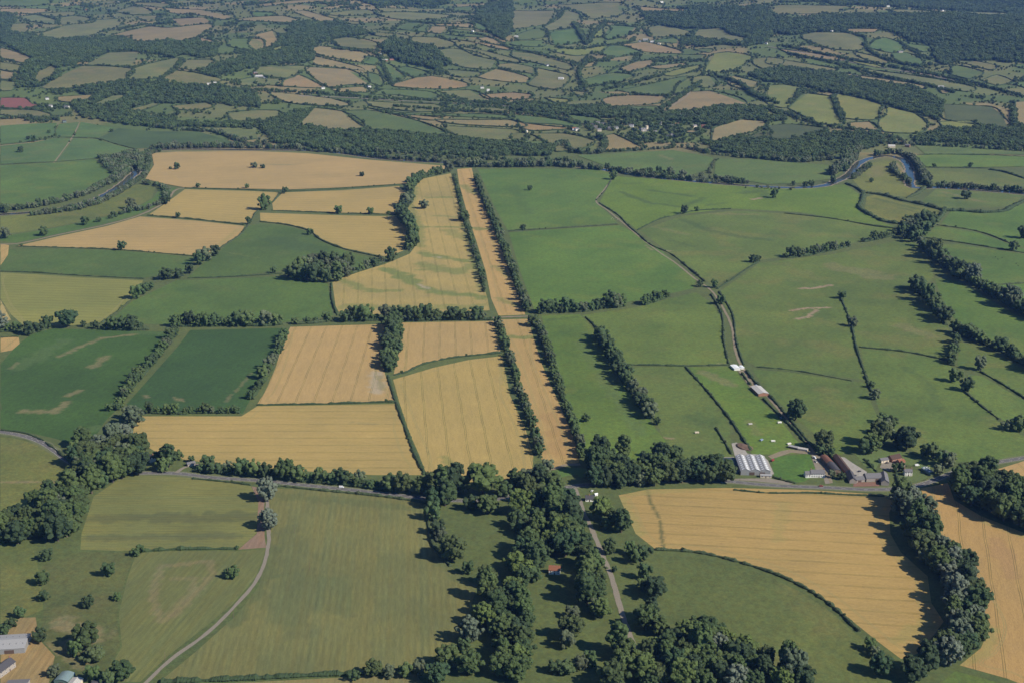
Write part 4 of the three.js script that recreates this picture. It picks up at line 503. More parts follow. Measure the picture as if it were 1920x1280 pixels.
const HEDGES = `480 759 610 757 742 753;2.6;1.8;trimmed hedge between pale pinkish wheat and long yellow wheat
727 703 735 730 745 760 765 815 780 855 797 890;4;2;green ditch hedge between two yellow wheat fields
738 703 760 698 790 684 840 672 890 666 940 661;3.4;1.8;curved green hedge below the small pale wheat
190 605 218 585 246 562;2.4;1.8;short hedge at the right end of yellow green field
0 509 60 511 150 517 270 523;2.2;1.5;thin hedge above the yellow green field
28 462 130 465 225 469 368 481;2.4;1.8;thin hedge below the tapering wheat
275 404 370 412 458 422;2.4;1.8;thin hedge above the tapering wheat
345 353 460 356 530 359 640 354 750 346;2.4;1.8;thin hedge below the highest broad wheat
524 362 508 382 482 397 466 421 449 441 406 470;3.2;2.2;hedge crossing down between wheat fields to the willows
510 395 640 400 745 403;2.4;1.8;level hedge between two upper wheat fields
487 416 532 421 577 432 602 450 645 467 720 484;3.2;2.2;curved dark hedge above the green hollow field
621 532 622 560 632 592;3;2.2;short upright hedge left of the green banded wheat
350 522 440 519 530 513;2.4;1.8;faint hedge below the green hollow field
0 272 60 266 102 258 136 258 180 260 216 270 254 280;2.6;1.8;thin hedge across the far left green fields
0 309 100 304 180 298;2.4;1.8;lower thin hedge across the far left green fields
108 234 102 245 105 254 100 259;2.4;1.8;short hedge left of the far pale path
953 434 1050 428 1160 421;2.6;2;trimmed hedge between two right green pastures
1146 338 1135 357 1118 376;2.4;1.6;hedge at the top of the pale farm track
1124 381 1160 404 1178 423 1198 440 1222 460 1256 475 1292 503 1322 528;3;2;hedge along the upper side of the farm track
1195 432 1238 411 1275 402 1310 395 1370 392;2.6;2;hedge curving below the ringed pasture
1470 400 1560 410 1640 424 1690 430;3;2;hedge right below the ringed pasture
1345 542 1372 525 1400 505 1425 490;2.6;2;ragged hedge from track gate to the grey row
1334 552 1354 590 1358 640 1367 682;3;2;hedge on the left of the farm track bend
1349 547 1374 590 1381 640 1395 684;3;2;hedge on the right of the farm track bend
1175 684 1240 685 1285 686 1370 684;2.6;1.8;level hedge above the grazed pasture
1286 688 1330 737 1370 787 1408 845;3;2;straight hedge between grazed pasture and bright paddock
1343 802 1360 830 1373 852;2;1.6;short dark fence hedge left of the grey barn
1400 695 1418 718 1444 742 1476 780 1498 806 1530 845;3.2;2.2;hedge on the right of the lower farm track
1392 700 1408 722;2.4;1.8;short hedge behind the long pale shed
1432 748 1462 778 1492 808 1512 832;2.6;2;hedge on the left of the lower farm track
1420 688 1480 693 1540 703 1598 714;2;1.4;broken hedge below the wide bare patched pasture
1576 556 1596 606 1606 650 1624 705 1635 735;3;2.2;hedge dividing the right hand pastures
1612 651 1700 660 1775 675;2.8;2;hedge above the sloping right pasture
1812 736 1840 760 1876 787;3;2;short sloping hedge below the round pair
1840 697 1880 720 1925 748;2.6;2;right edge hedge above the short sloping one
1757 422 1830 433 1912 463;3;2;upper trimmed hedge right of the silvery clump
1733 446 1800 455 1925 475;3;2;lower trimmed hedge right of the silvery clump
1855 535 1890 533 1925 531;3;2;hedge above the vivid green corner
1587 345 1605 352 1620 362;7;4.5;bushy hedge falling from the river narrows
1620 362 1616 378 1612 390 1635 405 1660 416 1700 422;8;5;bushy hedge left of the tussocky field
1625 362 1660 367 1690 376 1740 386 1770 395;8;5;bushy hedge above the tussocky field
1772 394 1764 408 1752 418;9;6;bushy hedge right of the tussocky field
1700 372 1720 364 1735 352;8;5;bushy hedge below the river loop
1770 396 1800 396 1840 399 1880 397 1900 388 1925 375;8;5;bushy hedge below the rough meadow
1735 314 1855 316;2.6;2;thin hedge below the bright river meadow
1855 318 1880 322 1925 336;6;4;dark hedge at right below the river meadow
1720 290 1860 291 1925 294;3;2.2;long straight hedge above the bright river meadow
1228 1030 1310 1036 1400 1058 1480 1087 1550 1128 1612 1184;3.6;2.2;long curved hedge between broad wheat and olive pasture
482 906 600 919 720 931 800 943;3;2;roadside hedge above the large hay field
360 897 430 904 470 909;2.6;1.8;roadside hedge above the striped hay field
84 829 104 843 122 858 142 876;3;2.4;hedge on the right of the left road bend
0 806 45 812 82 826;2.4;1.6;low hedge between the dark crop and road
255 1034 330 1030 445 1029;4;2.6;hedge between two left hay fields
300 1280 440 1274 560 1268 660 1263 790 1255;5;3;bottom hedge below the large hay field
1098 595 1112 608 1120 620;2.6;2;short hedge at the head of the long pasture
800 950 803 985 816 1030 845 1062;3;2.4;hedge on the upper right of the hay field
1375 918 1440 924 1520 924 1600 928 1660 930;2.4;1.4;low hedge between road and broad wheat
1450 895 1475 902 1493 906;2;1.6;clipped hedge in front of the mown paddock
1620 860 1632 872 1645 885;2.2;1.8;garden hedge beside the brown roofed house
1680 890 1684 900 1686 906;3;2.6;tall garden hedge left of the white cottage
0 633 34 631;3;2.2;short hedge at the left edge stubble
1132 1062 1140 1066;2;1;low hedge stub beside the lane`;
for (const l of HEDGES.split('\n')) { const [s, w, h, label] = l.split(';'); hedge(s, +w, +h, label); }
for (const [s, wpx, ctx] of rowHedges) { const k = mpp(G(...pts(s)[0])) * wpx; hedge(s, clamp(k * 0.36, 2.5, 6), clamp(k * 0.24, 1.8, 4), 'undergrowth beneath the trees ' + ctx); }
// one hedge round each far field
for (const f of farFields) {
  const L = ground([...f.poly, f.poly[0]]);
  if (f.poly.some(p => p[0] < -5 || p[1] < -5)) continue;
  add(new THREE.Mesh(hedgeGeometry(L, 4, 3, 9), hedgeMats[0]), 'hedge', 'hedge around the ' + f.o.userData.label, 'hedge', 'hedges of the far hills', null, f.c);
}
// far field hedgerow trees and bushes along the borders, woods and gaps: read from the ground that no field covers
const WOODS = [['big hillside wood above the left valley', '0 25 30 28 20 55 50 65 100 75 170 74 235 72 250 85 320 80 410 85 405 110 345 105 325 108 255 97 205 98 150 118 115 122 112 145 70 165 30 165 40 125 60 110 0 80'], ['dark valley wood left of centre', '135 165 190 157 300 156 430 165 480 172 485 205 420 195 320 195 290 192 240 208 300 228 420 232 480 228 480 240 300 238 200 230 150 222 130 190 170 188'], ['wooded spur behind the tan fields', '480 100 520 80 550 42 640 45 690 65 620 75 590 85 590 115 530 124 480 124 430 140 400 148 370 133'], ['conifer block beside the twin farm', '705 85 740 75 815 92 845 118 820 135 770 120 720 105'], ['long valley wood above highest wheat', '488 232 560 206 588 205 558 236 630 248 720 246 860 260 960 270 1036 276 1030 294 880 294 740 288 600 280 500 264'], ['top ridge wood', '660 -5 840 -5 840 10 700 12'], ['steep wood at the top centre', '890 20 960 -5 960 60 940 80 900 45'], ['hilltop wood right of the farm sheds', '1200 25 1240 20 1330 12 1440 15 1470 40 1440 78 1410 85 1275 88 1280 75 1330 55 1260 50 1210 45'], ['level wood behind the village', '960 195 1130 200 1250 212 1380 200 1440 205 1480 225 1440 232 1340 238 1240 226 1130 222 960 208'], ['wood below the scrubby field', '1310 262 1340 268 1390 258 1440 264 1540 250 1640 250 1690 262 1640 277 1560 292 1500 300 1440 300 1340 288'], ['diagonal wood right of the yellow fields', '1400 140 1480 126 1540 136 1640 152 1720 164 1770 195 1762 228 1730 215 1690 205 1600 180 1540 172 1480 158 1440 155'], ['great forest on the right hills', '1560 30 1640 27 1960 30 1960 118 1800 114 1780 122 1760 118 1740 90 1690 70 1650 50 1560 60 1480 66 1440 62 1440 42'], ['dark forest along the top right skyline', '1440 -8 1960 -8 1960 28 1700 15 1560 8'], ['wood below the right scrubby field', '1720 255 1770 243 1840 240 1890 243 1905 200 1960 200 1960 282 1820 270 1720 266'], ['village trees around the church', '1090 232 1150 228 1260 226 1330 232 1335 250 1300 262 1270 276 1200 268 1160 258 1150 246 1095 246'], ['river wood at the left meadow corner', '180 292 200 282 240 278 262 290 260 310 240 318 232 330 215 332 196 316']].map(([n, s]) => [n, pts(s), []]);
const loose = [];
const farPolys = fieldPolys.map(P => { const xs = P.map(p => p[0]), ys = P.map(p => p[1]); return [Math.min(...xs), Math.max(...xs), Math.min(...ys), Math.max(...ys), P]; }).filter(b => b[2] < 330);
const inField = (x, y) => farPolys.some(b => x > b[0] && x < b[1] && y > b[2] && y < b[3] && inPoly(x, y, b[4]));
{
  let D = 3400;
  while (D < 9900) {
    const gap = 9.5 + (D - 3400) * 0.0013, wide = 0.44 * D;
    for (let x = -wide; x < wide; x += gap) {
      const xx = x + (R() - 0.5) * gap * 0.9, zz = -(D + (R() - 0.5) * gap * 0.9), y = terrain(xx, zz), [u, v] = plate(xx, y, zz);
      if (u < -30 || u > 1950 || v < -12 || v > 330) continue;
      if (inField(u, v)) continue;
      const wu = u + 9 * fbm(xx / 70, zz / 70, 3), wv = v + 5 * fbm(xx / 70 + 40, zz / 70, 3), wood = WOODS.find(w => inPoly(wu, wv, w[1]));
      if (wood) { if (R() < (wood[0][0] === 'v' ? 0.2 : 0.82)) wood[2].push([xx, y, zz, gap * (1.0 + 1.0 * R())]); continue; }
      if (v > 275) continue;
      const clump = 0.5 + 0.5 * fbm(xx / 120, zz / 120, 3) * 1.6;
      const border = cell(xx, zz)[0] < 6; if (R() < (border ? 0.6 : 0.015) + 0.6 * sstep(0.66, 0.9, clump)) loose.push([xx, y, zz, gap * (0.5 + 0.7 * R() * R() + (border ? 0 : 0.35))]);
    }
    D += gap;
  }
}
for (const f of farFields) { const S = smooth(ground([...f.poly, f.poly[0]]), false, 9); for (const q of S) { const k = sstep(-0.15, 0.5, fbm(q.x / 160 + 7, q.z / 160, 2)); if (R() < 0.1 + 0.55 * k) { const x = q.x + (R() - 0.5) * 7, z = q.z + (R() - 0.5) * 7; loose.push([x, terrain(x, z), z, (6 + 13 * R() * R()) * (1 + (q.z < -6500 ? 0.25 : 0))]); } } }
// river bank and far tree lines
function bankRow(s, gapM, w, p = 0.9) { const S = smooth(ground(pts(s)), false, gapM); for (const q of S) if (R() < p) { const x = q.x + (R() - 0.5) * 9, z = q.z + (R() - 0.5) * 16; banks.push([x, terrain(x, z), z, w * (0.6 + 0.8 * R())]); } }
const banks = [];
bankRow('60 404 130 396 190 380 230 358 250 344', 4, 11); bankRow('205 346 226 336 236 326 246 322', 5, 13); bankRow('262 322 262 306 268 292 290 287', 5, 13);
bankRow('0 394 40 393 100 382 160 365 205 342 222 328 236 316', 5, 13); bankRow('70 401 150 389 215 366 250 345 268 332 278 310 282 290 300 284', 6, 11, 0.8); bankRow('0 399 15 398', 4, 16);
bankRow('285 279 380 277 480 278 560 279', 5, 14); bankRow('300 276 420 274 500 272', 6, 14); bankRow('268 345 300 350 312 366 300 382 272 392 232 400 205 410', 5, 11, 0.85);
bankRow('560 282 650 288 720 296 800 302 860 308 900 312', 5, 12); bankRow('700 286 800 294 900 300 1000 303 1040 306', 8, 13, 0.7); bankRow('860 313 960 313 1040 312 1080 314', 5, 17); bankRow('960 306 1050 305 1090 312', 7, 16, 0.8);
bankRow('1090 316 1140 320 1200 330 1260 336 1330 342 1400 344', 5, 13, 0.85); bankRow('1180 321 1250 326 1340 336 1370 340', 7, 14, 0.6); bankRow('1400 352 1480 356', 9, 8, 0.6);
bankRow('1560 330 1575 318 1590 300 1600 290 1612 284', 4, 19); bankRow('1580 322 1596 306 1606 292', 5, 18); bankRow('1600 336 1618 322 1632 312', 5, 10); bankRow('1640 292 1680 288 1705 296 1720 312 1730 330 1735 345 1745 352', 4, 14); bankRow('1715 305 1728 322 1740 340', 5, 15); bankRow('1674 312 1678 325 1695 335 1705 345', 5, 12); bankRow('1755 350 1780 352 1850 355 1925 362', 5, 14); bankRow('1440 300 1490 304 1530 302 1560 300', 6, 14); bankRow('1330 326 1336 310 1345 300', 8, 7);
bankRow('1290 278 1340 290 1400 296 1470 300', 7, 12); bankRow('1115 286 1160 284 1205 282', 5, 9); bankRow('1215 281 1260 278 1280 276', 5, 9);
bankRow('290 238 330 243 370 246 400 248 430 258 460 268', 6, 12, 0.85); bankRow('370 236 420 238 470 242', 7, 12, 0.7); bankRow('0 224 40 222 90 224 110 226', 6, 12, 0.85);
bankRow('1670 270 1760 274 1860 280 1925 284', 5, 11); bankRow('1030 280 1060 270 1070 285 1090 288 1120 288 1135 270 1130 256', 6, 13, 0.8);

for (const [s, w] of [['1232 210 1262 192 1290 173 1312 156', 17], ['1040 88 1080 93 1130 87 1180 80 1190 72', 15], ['1075 45 1092 72 1100 84 1112 66 1135 42', 20], ['1100 165 1085 135 1105 118 1150 110', 18], ['1130 170 1180 158 1240 142', 15], ['1150 181 1200 179 1250 182', 13], ['1320 140 1350 146 1385 158 1420 182 1460 196', 18], ['1560 182 1572 205 1580 226', 16], ['1478 196 1492 184 1500 170', 14], ['1440 202 1480 216 1540 236 1620 246', 13], ['1460 86 1560 106 1680 127 1800 152 1920 182', 16], ['1480 102 1600 128 1700 153 1790 175', 15], ['1620 84 1640 102 1690 120 1745 128', 16], ['1690 82 1712 97 1745 112', 14], ['960 92 1020 104 1075 118 1100 122', 14], ['620 92 700 100 720 130 735 160', 16], ['700 186 800 188 880 192 960 198 1080 206', 13], ['740 200 850 208 960 214', 13], ['480 170 600 176 700 184', 14], ['190 60 240 52 272 46', 16], ['290 46 320 44 312 40', 22], ['20 60 60 64 110 52', 12], ['340 110 330 125 305 148', 11], ['960 212 1040 220 1080 232', 13], ['1120 256 1134 268 1130 284', 16], ['1500 62 1560 58 1620 70', 14], ['840 60 900 66 960 92', 12], ['760 40 840 46 900 42', 13]]) for (const row of [0, 1]) { const S = smooth(ground(pts(s)), false, 8); for (const q of S) if (R() < 0.72) { const x = q.x + (R() - 0.5) * 14, z = q.z + (R() - 0.5) * 26; loose.push([x, terrain(x, z), z, w * (0.5 + 0.7 * R())]); } }
// tree copies: the largest stand alone as things, the rest as one mass
trees.sort((a, b) => b.wpx - a.wpx);
const alone = trees.slice(0, 300), mass = trees.slice(300);
alone.forEach((t, i) => {
  const K = KIND[t.kind], g = new THREE.Group(), n = Math.floor(t.seed * 997);
  const c = new THREE.Mesh(K.crowns[n % K.crowns.length], K.mats[(n * 7 + 3) % 101 % K.mats.length]); c.name = 'crown';
  const b = new THREE.Mesh(K.trunk, barkMat); b.name = 'trunk'; g.add(b, c);
  g.position.copy(t.p); g.rotation.y = t.seed * 40; g.scale.set(t.w, t.w * (0.88 + 0.3 * ((n % 13) / 13)), t.w);
  add(g, t.kind === 'willow' ? 'willow_tree' : t.kind === 'bush' ? 'bush' : 'broadleaf_tree', K.word + ' ' + t.ctx, t.kind === 'bush' ? 'bush' : 'tree', t.group || undefined, null, t.px);
});
const farCrowns = [1, 2, 3].map(s => crownGeometry(s * 17, { hgt: 0.95, lobes: 18, detail: 0, leaves: 220, low: 0.02, jit: 0.25, lr: 0.17 }));
const white = std(0xffffff, { roughness: 0.9 });
const tints = [[0.033, 0.060, 0.018], [0.043, 0.074, 0.020], [0.027, 0.050, 0.016], [0.054, 0.084, 0.024], [0.037, 0.067, 0.022]], silver = [[0.085, 0.105, 0.06], [0.068, 0.088, 0.045], [0.05, 0.08, 0.03], [0.04, 0.07, 0.025]];
function massOf(list, name, label, category, pal, tall = 1) {
  const g = new THREE.Group(), dummy = new THREE.Object3D(), col = new THREE.Color();
  farCrowns.forEach((geo, k) => {
    const sub = list.filter((_, i) => i % 3 === k); if (!sub.length) return;
    const im = new THREE.InstancedMesh(geo, white, sub.length); im.name = 'crown';
    sub.forEach(([x, y, z, w], i) => { dummy.position.set(x, y - 0.3, z); dummy.rotation.y = R() * 6.3; dummy.scale.set(w, w * tall * (0.85 + 0.4 * R()), w); dummy.updateMatrix(); im.setMatrixAt(i, dummy.matrix); const c = pal[Math.floor(R() * pal.length)], b = 0.7 + 0.6 * R(); im.setColorAt(i, col.setRGB(c[0] * b, c[1] * b, c[2] * b)); });
    g.add(im);
  });
  add(g, name, label, category, null, 'stuff');
}
for (const [n, P, list] of WOODS) if (list.length) massOf(list, 'woodland', n, 'woodland', n.includes('river') ? silver : tints, n.includes('conifer') ? 1.1 : 0.75);
massOf(loose, 'hedgerow_trees', 'countless hedgerow trees and copses between the far hill fields', 'hedgerow trees', tints, 0.85);
massOf(banks, 'riverside_trees', 'bushy willows and alders lining the river and far meadows', 'riverside trees', silver);
massOf(mass.map(t => [t.p.x, t.p.y, t.p.z, t.w]).concat(extra), 'distant_hedgerow_trees', 'smaller hedgerow trees among the valley fields', 'hedgerow trees', tints.concat([silver[1]]));
console.log('trees', trees.length, 'mass', mass.length, 'loose', loose.length, 'banks', banks.length, 'woods', WOODS.map(w => w[2].length).join(' '), 'smallest alone', alone[299] && alone[299].wpx);
// ---------- buildings ----------
const BM = {
  white: std(lin(0.72, 0.71, 0.68)), stone: std(lin(0.30, 0.27, 0.24)), brick: std(lin(0.30, 0.15, 0.10)), cream: std(lin(0.62, 0.54, 0.42)), metal: std(lin(0.36, 0.37, 0.38), { map: T.roof, roughness: 0.6 }), board: std(lin(0.16, 0.12, 0.09)), green: std(lin(0.10, 0.16, 0.14)),
  slate: std(lin(0.20, 0.20, 0.215), { map: T.roof }), dark: std(lin(0.085, 0.085, 0.10), { map: T.roof }), brown: std(lin(0.105, 0.062, 0.052), { map: T.roof }), rust: std(lin(0.22, 0.10, 0.07), { map: T.roof }), tile: std(lin(0.32, 0.13, 0.075), { map: T.roof }), sheet: std(lin(0.44, 0.45, 0.46), { map: T.roof, roughness: 0.55 }), pale: std(lin(0.66, 0.65, 0.62), { map: T.roof, roughness: 0.6 }), teal: std(lin(0.24, 0.34, 0.36), { map: T.roof, roughness: 0.5 }), whiteRoof: std(lin(0.74, 0.78, 0.80), { roughness: 0.5 }),
  glass: new THREE.MeshStandardMaterial({ color: lin(0.03, 0.035, 0.045), roughness: 0.15 }), frame: std(lin(0.7, 0.7, 0.68)), door: std(lin(0.09, 0.06, 0.05)), light: std(lin(0.80, 0.82, 0.84), { roughness: 0.4 }), tarp: std(lin(0.035, 0.06, 0.07), { roughness: 0.6 }), heap: std(lin(0.14, 0.09, 0.065)),
};
const boxG = (w, h, d, x = 0, y = 0, z = 0) => { const g = new THREE.BoxGeometry(w, h, d); g.translate(x, y, z); return g; };
const part = (parent, name, geo, mat) => { const m = new THREE.Mesh(geo, mat); m.name = name; parent.add(m); return m; };
function extrude(P, len) { const s = new THREE.Shape(P.map(p => new THREE.Vector2(p[0], p[1]))); const g = new THREE.ExtrudeGeometry(s, { depth: len, bevelEnabled: false }); g.translate(0, 0, -len / 2); g.rotateY(Math.PI / 2); return g; }
// ridge along local x; cross section in local z (extrude section x = -z)
function building(name, label, category, o) {
  const A = G(...o.a), B = G(...o.b), d = B.clone().sub(A), len = o.len || d.length(), w = o.w, wall = o.wall ?? 4.5, rise = o.rise ?? 2.6, ov = o.far ? 0.2 : 0.35, g = new THREE.Group();
  const c = A.clone().add(B).multiplyScalar(0.5), ang = Math.atan2(-d.z, d.x);
  if (o.front) c.add(new THREE.Vector3(Math.sin(ang), 0, Math.cos(ang)).multiplyScalar(-w / 2));
  g.position.copy(c); g.position.y = terrain(c.x, c.z) + (o.far ? 1.0 : 0.1); g.rotation.y = ang;
  const spans = o.spans || 1, sw = w / spans;
  const sec = [], arc = o.curved ? 8 : 2;
  const line = (z0, up) => { const out = []; for (let i = 0; i <= arc; i++) { const t = i / arc; out.push([z0 - sw / 2 + sw * t, wall + up + (o.curved ? Math.sin(Math.PI * t) * rise : (1 - Math.abs(2 * t - 1)) * rise)]); } return out; };
  sec.push([-w / 2, -0.6]); for (let k = 0; k < spans; k++) for (const p of line(-w / 2 + sw * (k + 0.5), 0)) { const q = sec[sec.length - 1]; if (!q || Math.hypot(q[0] - p[0], q[1] - p[1]) > 0.01) sec.push(p); } sec.push([w / 2, -0.6]);
  part(g, 'wall', extrude(sec, len), BM[o.walls || 'white']);
  for (let k = 0; k < spans; k++) {
    const up = line(-w / 2 + sw * (k + 0.5), 0.06), top = line(-w / 2 + sw * (k + 0.5), 0.26), sl = rise / (sw / 2) * ov;
    if (!o.curved) { if (k === 0) { up[0] = [up[0][0] - ov, up[0][1] - sl]; top[0] = [top[0][0] - ov, top[0][1] - sl]; } if (k === spans - 1) { const e = up.length - 1; up[e] = [up[e][0] + ov, up[e][1] - sl]; top[e] = [top[e][0] + ov, top[e][1] - sl]; } }
    const r = part(g, 'roof', extrude([...up, ...top.reverse()], len + ov * 2), BM[o.roof || 'slate']);
    if (k === 0) for (const cx of o.chimneys || []) part(r, 'chimney', boxG(0.9, 2.2, 0.8, cx * len / 2 * 0.94, wall + rise + 0.5, 0), BM[o.stack || 'brick']);
    if (o.lights) for (const sgn of [-1, 1]) for (let j = 0; j < o.lights; j++) { const p = new THREE.BoxGeometry(len / o.lights * (o.lightW ?? 0.42), 0.06, sw / 2 * (o.lightD ?? 0.52)); p.rotateX(sgn * Math.atan2(rise, sw / 2)); p.translate(-len / 2 + len * (j + 0.5) / o.lights, wall + rise / 2 + 0.34, -(-w / 2 + sw * (k + 0.5)) + sgn * sw / 4); part(r, 'roof_light', p, BM[o.lightMat || 'light']); }
  }
  const zf = w / 2, rows = o.rows ?? 2;
  if (o.windows) for (let r = 0; r < rows; r++) for (let i = 0; i < o.windows; i++) {
    const x = -len / 2 + len * (i + 0.5) / o.windows; if (r === 0 && o.door !== false && i === Math.floor(o.windows / 2)) { part(g, 'door', boxG(1.1, 2.1, 0.12, x, 1.05, zf + 0.05), BM.door); continue; }
    for (const e of [1, -1]) { const y = rows === 1 ? 1.6 : r ? wall - 0.95 : 1.5, f = part(g, 'window', boxG(1.3, 1.25, 0.12, x, y, e * (zf + 0.04)), BM.frame); part(f, 'pane', boxG(1.06, 1.02, 0.04, x, y, e * (zf + 0.11)), BM.glass); }
  }
  if (o.opening) { part(g, 'doorway', boxG(o.opening[1], wall * 0.75, 0.1, o.opening[0] * len, wall * 0.375, zf + 0.05), BM.door); }
  if (o.endDoor) part(g, 'doorway', boxG(0.1, wall * 0.75, w * 0.3, o.endDoor * (len / 2 + 0.05), wall * 0.375, 0), BM.door);
  add(g, name, label, category, o.group, null, o.a); return g;
}
const slab = (name, label, s, mat, lift = 0.12) => { const P = ground(pts(s)), sh = new THREE.Shape(P.map(p => new THREE.Vector2(p.x, -p.z))), g = new THREE.ShapeGeometry(sh); g.rotateX(-Math.PI / 2); g.translate(0, lift, 0); const q = g.attributes.position, uv = g.attributes.uv; for (let i = 0; i < q.count; i++) uv.setXY(i, q.getX(i) / 24, q.getZ(i) / 24); add(new THREE.Mesh(g, mat), name, label, 'yard', null, 'structure', pts(s)[0]); };
// roadside farm
slab('yard', 'pale concrete yard beside the long brown roofed range', '1566 855 1584 857 1600 868 1626 884 1624 897 1600 899 1590 886 1576 870', M.concrete, 0.11);
slab('yard', 'dirt yard between farm track and white farmhouse', '1522 850 1545 856 1558 885 1562 905 1548 907 1544 893 1532 886 1524 862', M.gravel, 0.115);
slab('yard', 'concrete apron above the grey barn', '1372 831 1382 829 1394 838 1402 850 1428 852 1440 862 1452 888 1440 892 1420 856 1378 854', M.concrete, 0.10);
slab('yard', 'earth strip along the top of the mown paddock', '1440 855 1462 846 1480 842 1525 846 1528 852 1484 848 1448 860', M.dirt, 0.105);
slab('yard', 'gravel forecourt of the brown roofed house', '1655 866 1684 864 1700 872 1690 882 1668 884 1650 876', M.gravel, 0.10);
slab('yard', 'brown cattle yard in front of the stone barns', '1602 904 1648 903 1650 911 1600 912', std(lin(0.26, 0.14, 0.10), { map: T.road }), 0.14);
slab('yard', 'verge lay-by in front of the grey barn', '1372 897 1440 896 1490 905 1480 908 1420 902 1370 899', M.gravel, 0.112);
slab('lawn', 'neat lawn around the white roadside cottage', '1688 890 1716 880 1740 892 1736 900 1700 906 1686 906', std(lin(0.11, 0.16, 0.05), { map: T.grass }), 0.10);
slab('lawn', 'garden grass around the brown roofed house', '1600 846 1640 842 1700 848 1760 868 1740 880 1700 870 1650 864 1640 886 1620 872', std(lin(0.12, 0.18, 0.05), { map: T.grass }), 0.095);
slab('yard', 'rusty brown store yard beside the long pale shed', '1384 694 1398 694 1422 724 1410 730', M.dirt, 0.14);
{ // three span barn, ridges running away from the road
  const fl = G(1388, 889), fr = G(1446, 892), mid = fl.clone().add(fr).multiplyScalar(0.5), bk = G(1404, 858), dirn = bk.sub(mid).normalize(), len = 46, w = fl.distanceTo(fr);
  const c = mid.clone().addScaledVector(dirn, len / 2), p1 = c.clone().addScaledVector(dirn, -len / 2), p2 = c.clone().addScaledVector(dirn, len / 2);
  const pa = plate(p1.x, 0, p1.z), pb = plate(p2.x, 0, p2.z);
  const b = building('barn', 'large grey barn with three roof spans and rows of skylights', 'barn', { a: [pa[0], pa[1]], b: [pb[0], pb[1]], w: w * 0.97, wall: 5, rise: 2.4, walls: 'metal', roof: 'sheet', spans: 3, lights: 8 });
  for (const e of [-0.12, 0.22]) part(b, 'doorway', boxG(0.1, 3.6, 6, -len / 2 - 0.06, 1.8, e * w), BM.door);
}
building('farm_annex', 'low cream lean-to at the front corner of the grey barn', 'annex', { a: [1426, 895], b: [1447, 896], w: 5, wall: 2.6, rise: 0.6, walls: 'cream', roof: 'sheet', front: true, windows: 3, rows: 1 });
building('farmhouse', 'long white farmhouse with grey roof beside the road', 'house', { a: [1521, 895], b: [1547, 895], w: 8, wall: 4.8, rise: 3.2, roof: 'slate', front: true, windows: 6, chimneys: [-1, 1] });
building('cottage_wing', 'lower white wing at the left end of the farmhouse', 'house', { a: [1511, 895.4], b: [1520.8, 895], w: 7, wall: 4.0, rise: 2.6, roof: 'slate', front: true, windows: 2, door: false });
building('dutch_barn', 'rust red curved roof barn beside the farmhouse', 'barn', { a: [1545, 861], b: [1556, 873], w: 9, wall: 4.2, rise: 1.8, curved: true, walls: 'board', roof: 'rust' });
building('dutch_barn', 'dark grey curved roof barn in front of the rusty one', 'barn', { a: [1557, 874], b: [1570, 889], w: 9, wall: 4.2, rise: 1.8, curved: true, walls: 'board', roof: 'dark', endDoor: 1 });
building('stable_range', 'long narrow brown roofed stable range by concrete yard', 'barn', { a: [1568, 858], b: [1592, 889], w: 7.5, wall: 3, rise: 2.2, walls: 'brick', roof: 'brown' });
building('stone_barn', 'dark slate roofed stone barn at the range end', 'barn', { a: [1592.6, 890], b: [1600, 906], w: 8, wall: 3.6, rise: 3, walls: 'stone', roof: 'dark' });
building('stone_barn', 'low grey roofed stone barn beside the cattle yard', 'barn', { a: [1603, 904.5], b: [1622, 903], w: 9, wall: 3, rise: 2.4, walls: 'stone', roof: 'slate', front: true, opening: [0, 4] });
building('stone_barn', 'broad grey roofed stone barn facing the road', 'barn', { a: [1625, 903], b: [1654, 902], w: 12, wall: 4.2, rise: 3.6, walls: 'stone', roof: 'slate', front: true, opening: [0.2, 4] });
building('stone_barn', 'grey roofed wing reaching from stone barn to road', 'barn', { a: [1656.5, 893], b: [1660, 910], w: 8.5, wall: 4, rise: 3, walls: 'stone', roof: 'slate' });
building('house', 'brown roofed house below the big garden trees', 'house', { a: [1668, 864], b: [1686, 860], w: 10, wall: 3.4, rise: 3.4, walls: 'brick', roof: 'brown', windows: 4, rows: 1 });
building('garage', 'red brick garage beside the brown roofed house', 'garage', { a: [1684, 869], b: [1694, 867], w: 7, wall: 3, rise: 2, walls: 'brick', roof: 'tile', opening: [0, 3] });
building('outbuilding', 'grey roofed outbuilding left of the brown roofed house', 'outbuilding', { a: [1650, 866], b: [1664, 864], w: 7, wall: 3, rise: 1.8, walls: 'cream', roof: 'slate', windows: 2, rows: 1 });
building('cottage', 'white cottage with grey roof on the roadside lawn', 'house', { a: [1697, 892], b: [1711, 892], w: 6.5, wall: 4.8, rise: 2.6, roof: 'slate', front: true, windows: 3, chimneys: [-1, 1] });
building('shed', 'pale teal roofed shed at the right of the cottage', 'shed', { a: [1733, 880], b: [1748, 890], w: 7, wall: 2.6, rise: 1.2, walls: 'green', roof: 'teal', lights: 3 });
building('shed', 'long shed with pale roof beside the farm track', 'shed', { a: [1417, 728], b: [1432, 742], w: 14, wall: 3.2, rise: 1.6, walls: 'brick', roof: 'pale' });
building('cabin', 'white roofed cabin at the upper end of the yard', 'cabin', { a: [1375, 687], b: [1383, 694], w: 9, wall: 2.6, rise: 0.5, walls: 'white', roof: 'whiteRoof' });
building('cabin', 'small white cabin beside the farm track fork', 'cabin', { a: [1389, 688], b: [1393, 692], w: 4.5, wall: 2.3, rise: 0.4, walls: 'white', roof: 'whiteRoof' });
building('shed', 'low white shed row behind the mown paddock', 'shed', { a: [1497, 842], b: [1515, 845], w: 5, wall: 2.2, rise: 0.6, walls: 'cream', roof: 'pale' });
